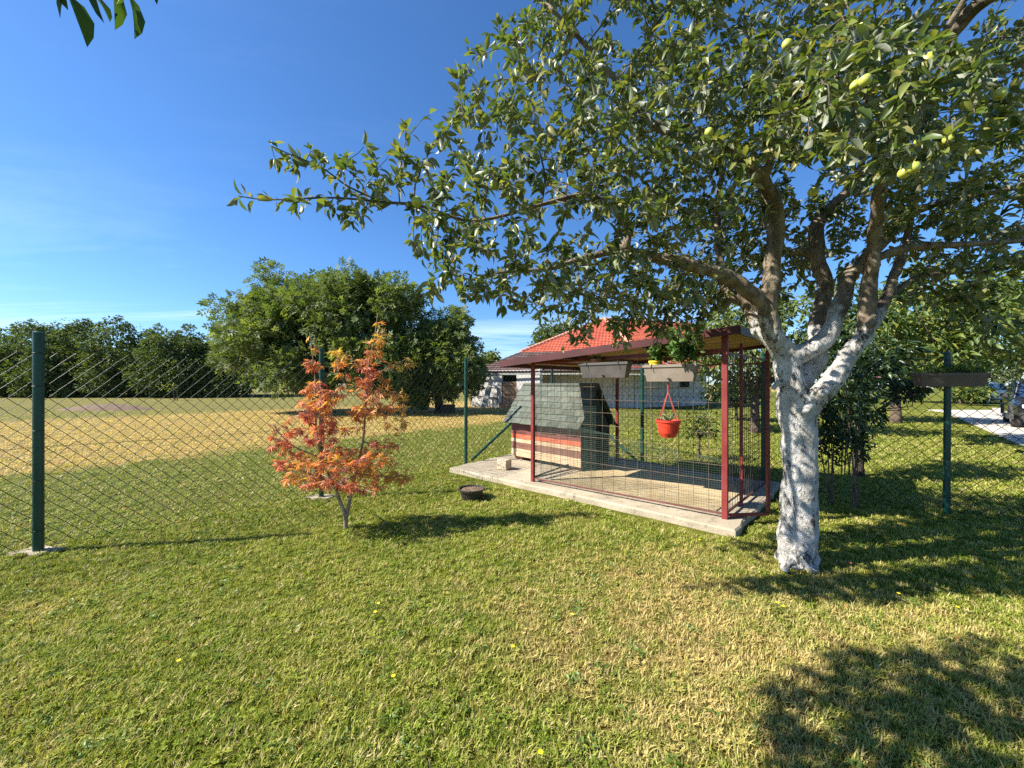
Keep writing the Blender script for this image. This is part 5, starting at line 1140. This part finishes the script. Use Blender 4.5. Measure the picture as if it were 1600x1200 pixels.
for k in range(11): gcol.objects.link(bpy.data.objects.new('grass_tuft', tuft(k)))
gcol.objects.link(bpy.data.objects.new('clover_tuft', clover(0)))
def in_poly(x, y, poly):
    c = False; n = len(poly)
    for i in range(n):
        x0, y0 = poly[i]; x1, y1 = poly[(i + 1) % n]
        if (y0 > y) != (y1 > y) and x < (x1 - x0) * (y - y0) / (y1 - y0) + x0: c = not c
    return c
def grass_nodes():
    ng = bpy.data.node_groups.new('scatter_grass', 'GeometryNodeTree'); ng.interface.new_socket('Geometry', in_out='INPUT', socket_type='NodeSocketGeometry'); ng.interface.new_socket('Geometry', in_out='OUTPUT', socket_type='NodeSocketGeometry')
    N, L_ = ng.nodes, ng.links; gi, go = N.new('NodeGroupInput'), N.new('NodeGroupOutput')
    def attr(nm): a = N.new('GeometryNodeInputNamedAttribute'); a.data_type = 'FLOAT'; a.inputs['Name'].default_value = nm; return a.outputs['Attribute']
    dp = N.new('GeometryNodeDistributePointsOnFaces'); L_.new(gi.outputs[0], dp.inputs['Mesh']); L_.new(attr('dens'), dp.inputs['Density'])
    ip = N.new('GeometryNodeInstanceOnPoints'); L_.new(dp.outputs['Points'], ip.inputs['Points'])
    ci = N.new('GeometryNodeCollectionInfo'); ci.inputs['Collection'].default_value = gcol; ci.inputs['Separate Children'].default_value = True; ci.inputs['Reset Children'].default_value = True
    L_.new(ci.outputs[0], ip.inputs['Instance']); ip.inputs['Pick Instance'].default_value = True
    rv = N.new('FunctionNodeRandomValue'); rv.data_type = 'FLOAT_VECTOR'; rv.inputs[0].default_value = (-.25, -.25, 0); rv.inputs[1].default_value = (.25, .25, 6.283); L_.new(rv.outputs[0], ip.inputs['Rotation'])
    rs_ = N.new('FunctionNodeRandomValue'); rs_.data_type = 'FLOAT'; rs_.inputs[2].default_value = .75; rs_.inputs[3].default_value = 1.3; rs_.inputs['Seed'].default_value = 5
    mu = N.new('ShaderNodeMath'); mu.operation = 'MULTIPLY'; L_.new(rs_.outputs[1], mu.inputs[0]); L_.new(attr('wide'), mu.inputs[1])
    mz = N.new('ShaderNodeMath'); mz.operation = 'MULTIPLY'; L_.new(rs_.outputs[1], mz.inputs[0]); L_.new(attr('tall'), mz.inputs[1])
    cx_ = N.new('ShaderNodeCombineXYZ'); L_.new(mu.outputs[0], cx_.inputs[0]); L_.new(mu.outputs[0], cx_.inputs[1]); L_.new(mz.outputs[0], cx_.inputs[2]); L_.new(cx_.outputs[0], ip.inputs['Scale'])
    L_.new(ip.outputs[0], go.inputs[0]); return ng
NG = grass_nodes()
def grass_field(name, label, test, dfun):
    cell = .2; V = []; Fq = []; idx = {}; att_ = {'dens': [], 'wide': [], 'tall': []}
    def vert(i, j):
        if (i, j) in idx: return idx[(i, j)]
        x, y = i * cell, j * cell; d = max(1.3, math.hypot(x * .6, y)); idx[(i, j)] = len(V); V.append((x, y, .0))
        a, b, c_ = dfun(x, y, d); att_['dens'].append(a); att_['wide'].append(b); att_['tall'].append(c_); return idx[(i, j)]
    for j in range(3, 110):
        y = (j + .5) * cell; lim = 1.42 * y + 1.0
        for i in range(int(-lim / cell) - 1, int(lim / cell) + 1):
            x = (i + .5) * cell
            if test(x, y): Fq.append((vert(i, j), vert(i + 1, j), vert(i + 1, j + 1), vert(i, j + 1)))
    o_ = link_mesh(name, arrmesh(name, V, Fq, False, att_), M_GRASS); setp(o_, label, 'grass', kind='stuff'); md = o_.modifiers.new('scatter', 'NODES'); md.node_group = NG; return o_
def wdist(x, y): return (Vector((x, y, 0)) - P1).dot(FN)
slab_in = [(p[0] * .985 + .015 * 1.45, p[1] * .985 + .015 * 6.2) for p in SLAB]
def corners_hit(x, y, poly): return any(in_poly(x + a, y + b, poly) for a, b in ((0, 0), (-.1, -.1), (.1, -.1), (.1, .1), (-.1, .1)))
def lawn_test(x, y):
    if wdist(x, y) > .05 or corners_hit(x, y, slab_in): return False
    if corners_hit(x, y, DRIVE): return False
    return math.hypot(x - abase.x, y - abase.y) > .16
def lawn_d(x, y, d):
    n_ = max(.25, .80 + .75 * mnoise.noise(Vector((x * 1.6, y * 1.6, 3))) + .4 * mnoise.noise(Vector((x * 4, y * 4, 9)))); bare = 1 - .75 * math.exp(-((x - abase.x - .25) ** 2 + (y - abase.y + .15) ** 2) / .16)
    return min(2200, 13500 / (d * d)) * n_ * bare, min(3.2, max(1.0, (d / 3.4) ** .6)), min(1.35, 1.0 + .04 * d) * (.9 + .35 * mnoise.noise(Vector((x * .9, y * .9, 8))))
def field_d(x, y, d): n_ = .8 + .5 * mnoise.noise(Vector((x * .9, y * .9, 5))); return min(900, 8000 / (d * d)) * n_, min(3.4, max(1.0, (d / 3.0) ** .66)), .95
grass_field('lawn_grass', 'short mown lawn grass of the yard with clover and dry patches', lawn_test, lawn_d)
grass_field('field_grass', 'mown grass and dry hay stubble of the field beyond the fence', lambda x, y: wdist(x, y) >= .05, field_d)
# tiny yellow flowers
FLW = ['alone in the left foreground', 'in the middle foreground', 'lower one of a pair below the maple', 'upper one of a pair below the maple', 'below the pen slab corner', 'left one of a pair before the trunk', 'right one of a pair before the trunk', 'right of the white trunk before the shade', 'nearest the right edge', 'at the edge of the tree shade', 'just before the slab', 'at the bottom edge', 'between the maple shadow and the bottom edge']
for k, (px, py) in enumerate(((278, 1043), (613, 1068), (585, 964), (590, 950), (893, 968), (1213, 949), (1223, 955), (1403, 934), (1495, 956), (1432, 893), (1092, 847), (843, 1192), (800, 1020))):
    q = G(px, py + 6); fl = thing('yellow_flower', 'tiny yellow wildflower in the lawn ' + FLW[k], 'flower', q, 'yellow wildflowers in the lawn')
    MB().tube([q, q + Vector((.004, 0, .055))], .0014, 5).build('stem', M_GSTEM, fl); mb = MB(); c0 = q + Vector((.004, 0, .056))
    for j in range(9):
        an = j * .698; dv = Vector((math.cos(an), math.sin(an), .35)) * .012; sd = Vector((-math.sin(an), math.cos(an), 0)) * .0045; mb.add([c0, c0 + dv * .6 - sd, c0 + dv, c0 + dv * .6 + sd], [(0, 1, 2, 3)])
    mb.build('petals', M_YPETAL, fl)

# broadleaf weeds and fallen leaves in the lawn
pts = []; dr = []
for k in range(170):
    y = 1.5 + 4.5 * rng.random() ** 1.5; x = rng.uniform(-1.4, 1.4) * y
    if not lawn_test(x, y): continue
    for j in range(rng.integers(8, 16)):
        an = rng.uniform(0, 6.28); pts.append((x + rng.normal(0, .025), y + rng.normal(0, .025), .018)); dr.append((math.cos(an), math.sin(an), rng.uniform(.15, .7)))
o_ = leaf_cloud('lawn_weeds', leafmat('weed_leaf', [(.07, .13, .02), (.11, .18, .03), (.15, .22, .05)], trans=.3), None, pts, dr, .030, T_OV, 'stuff', 1.5); setp(o_, 'low broad leaved weeds scattered through the mown lawn', 'weeds')
pts = []; dr = []
for k in range(30):
    x, y = rng.normal(2.0, 1.3), rng.uniform(1.6, 5.0)
    if not lawn_test(x, y): continue
    an = rng.uniform(0, 6.28); pts.append((x, y, .03 + .012 * rng.random())); dr.append((math.cos(an), math.sin(an), rng.uniform(-.2, .2)))
o_ = leaf_cloud('fallen_leaves', leafmat('dead_leaf', [(.20, .09, .035), (.30, .16, .06), (.34, .26, .08)], trans=.15, rough=.8, spec=.1), None, pts, dr, .055, T_OV, 'stuff', 1.2); setp(o_, 'few dry brown leaves fallen on the lawn around the trunk', 'leaves')
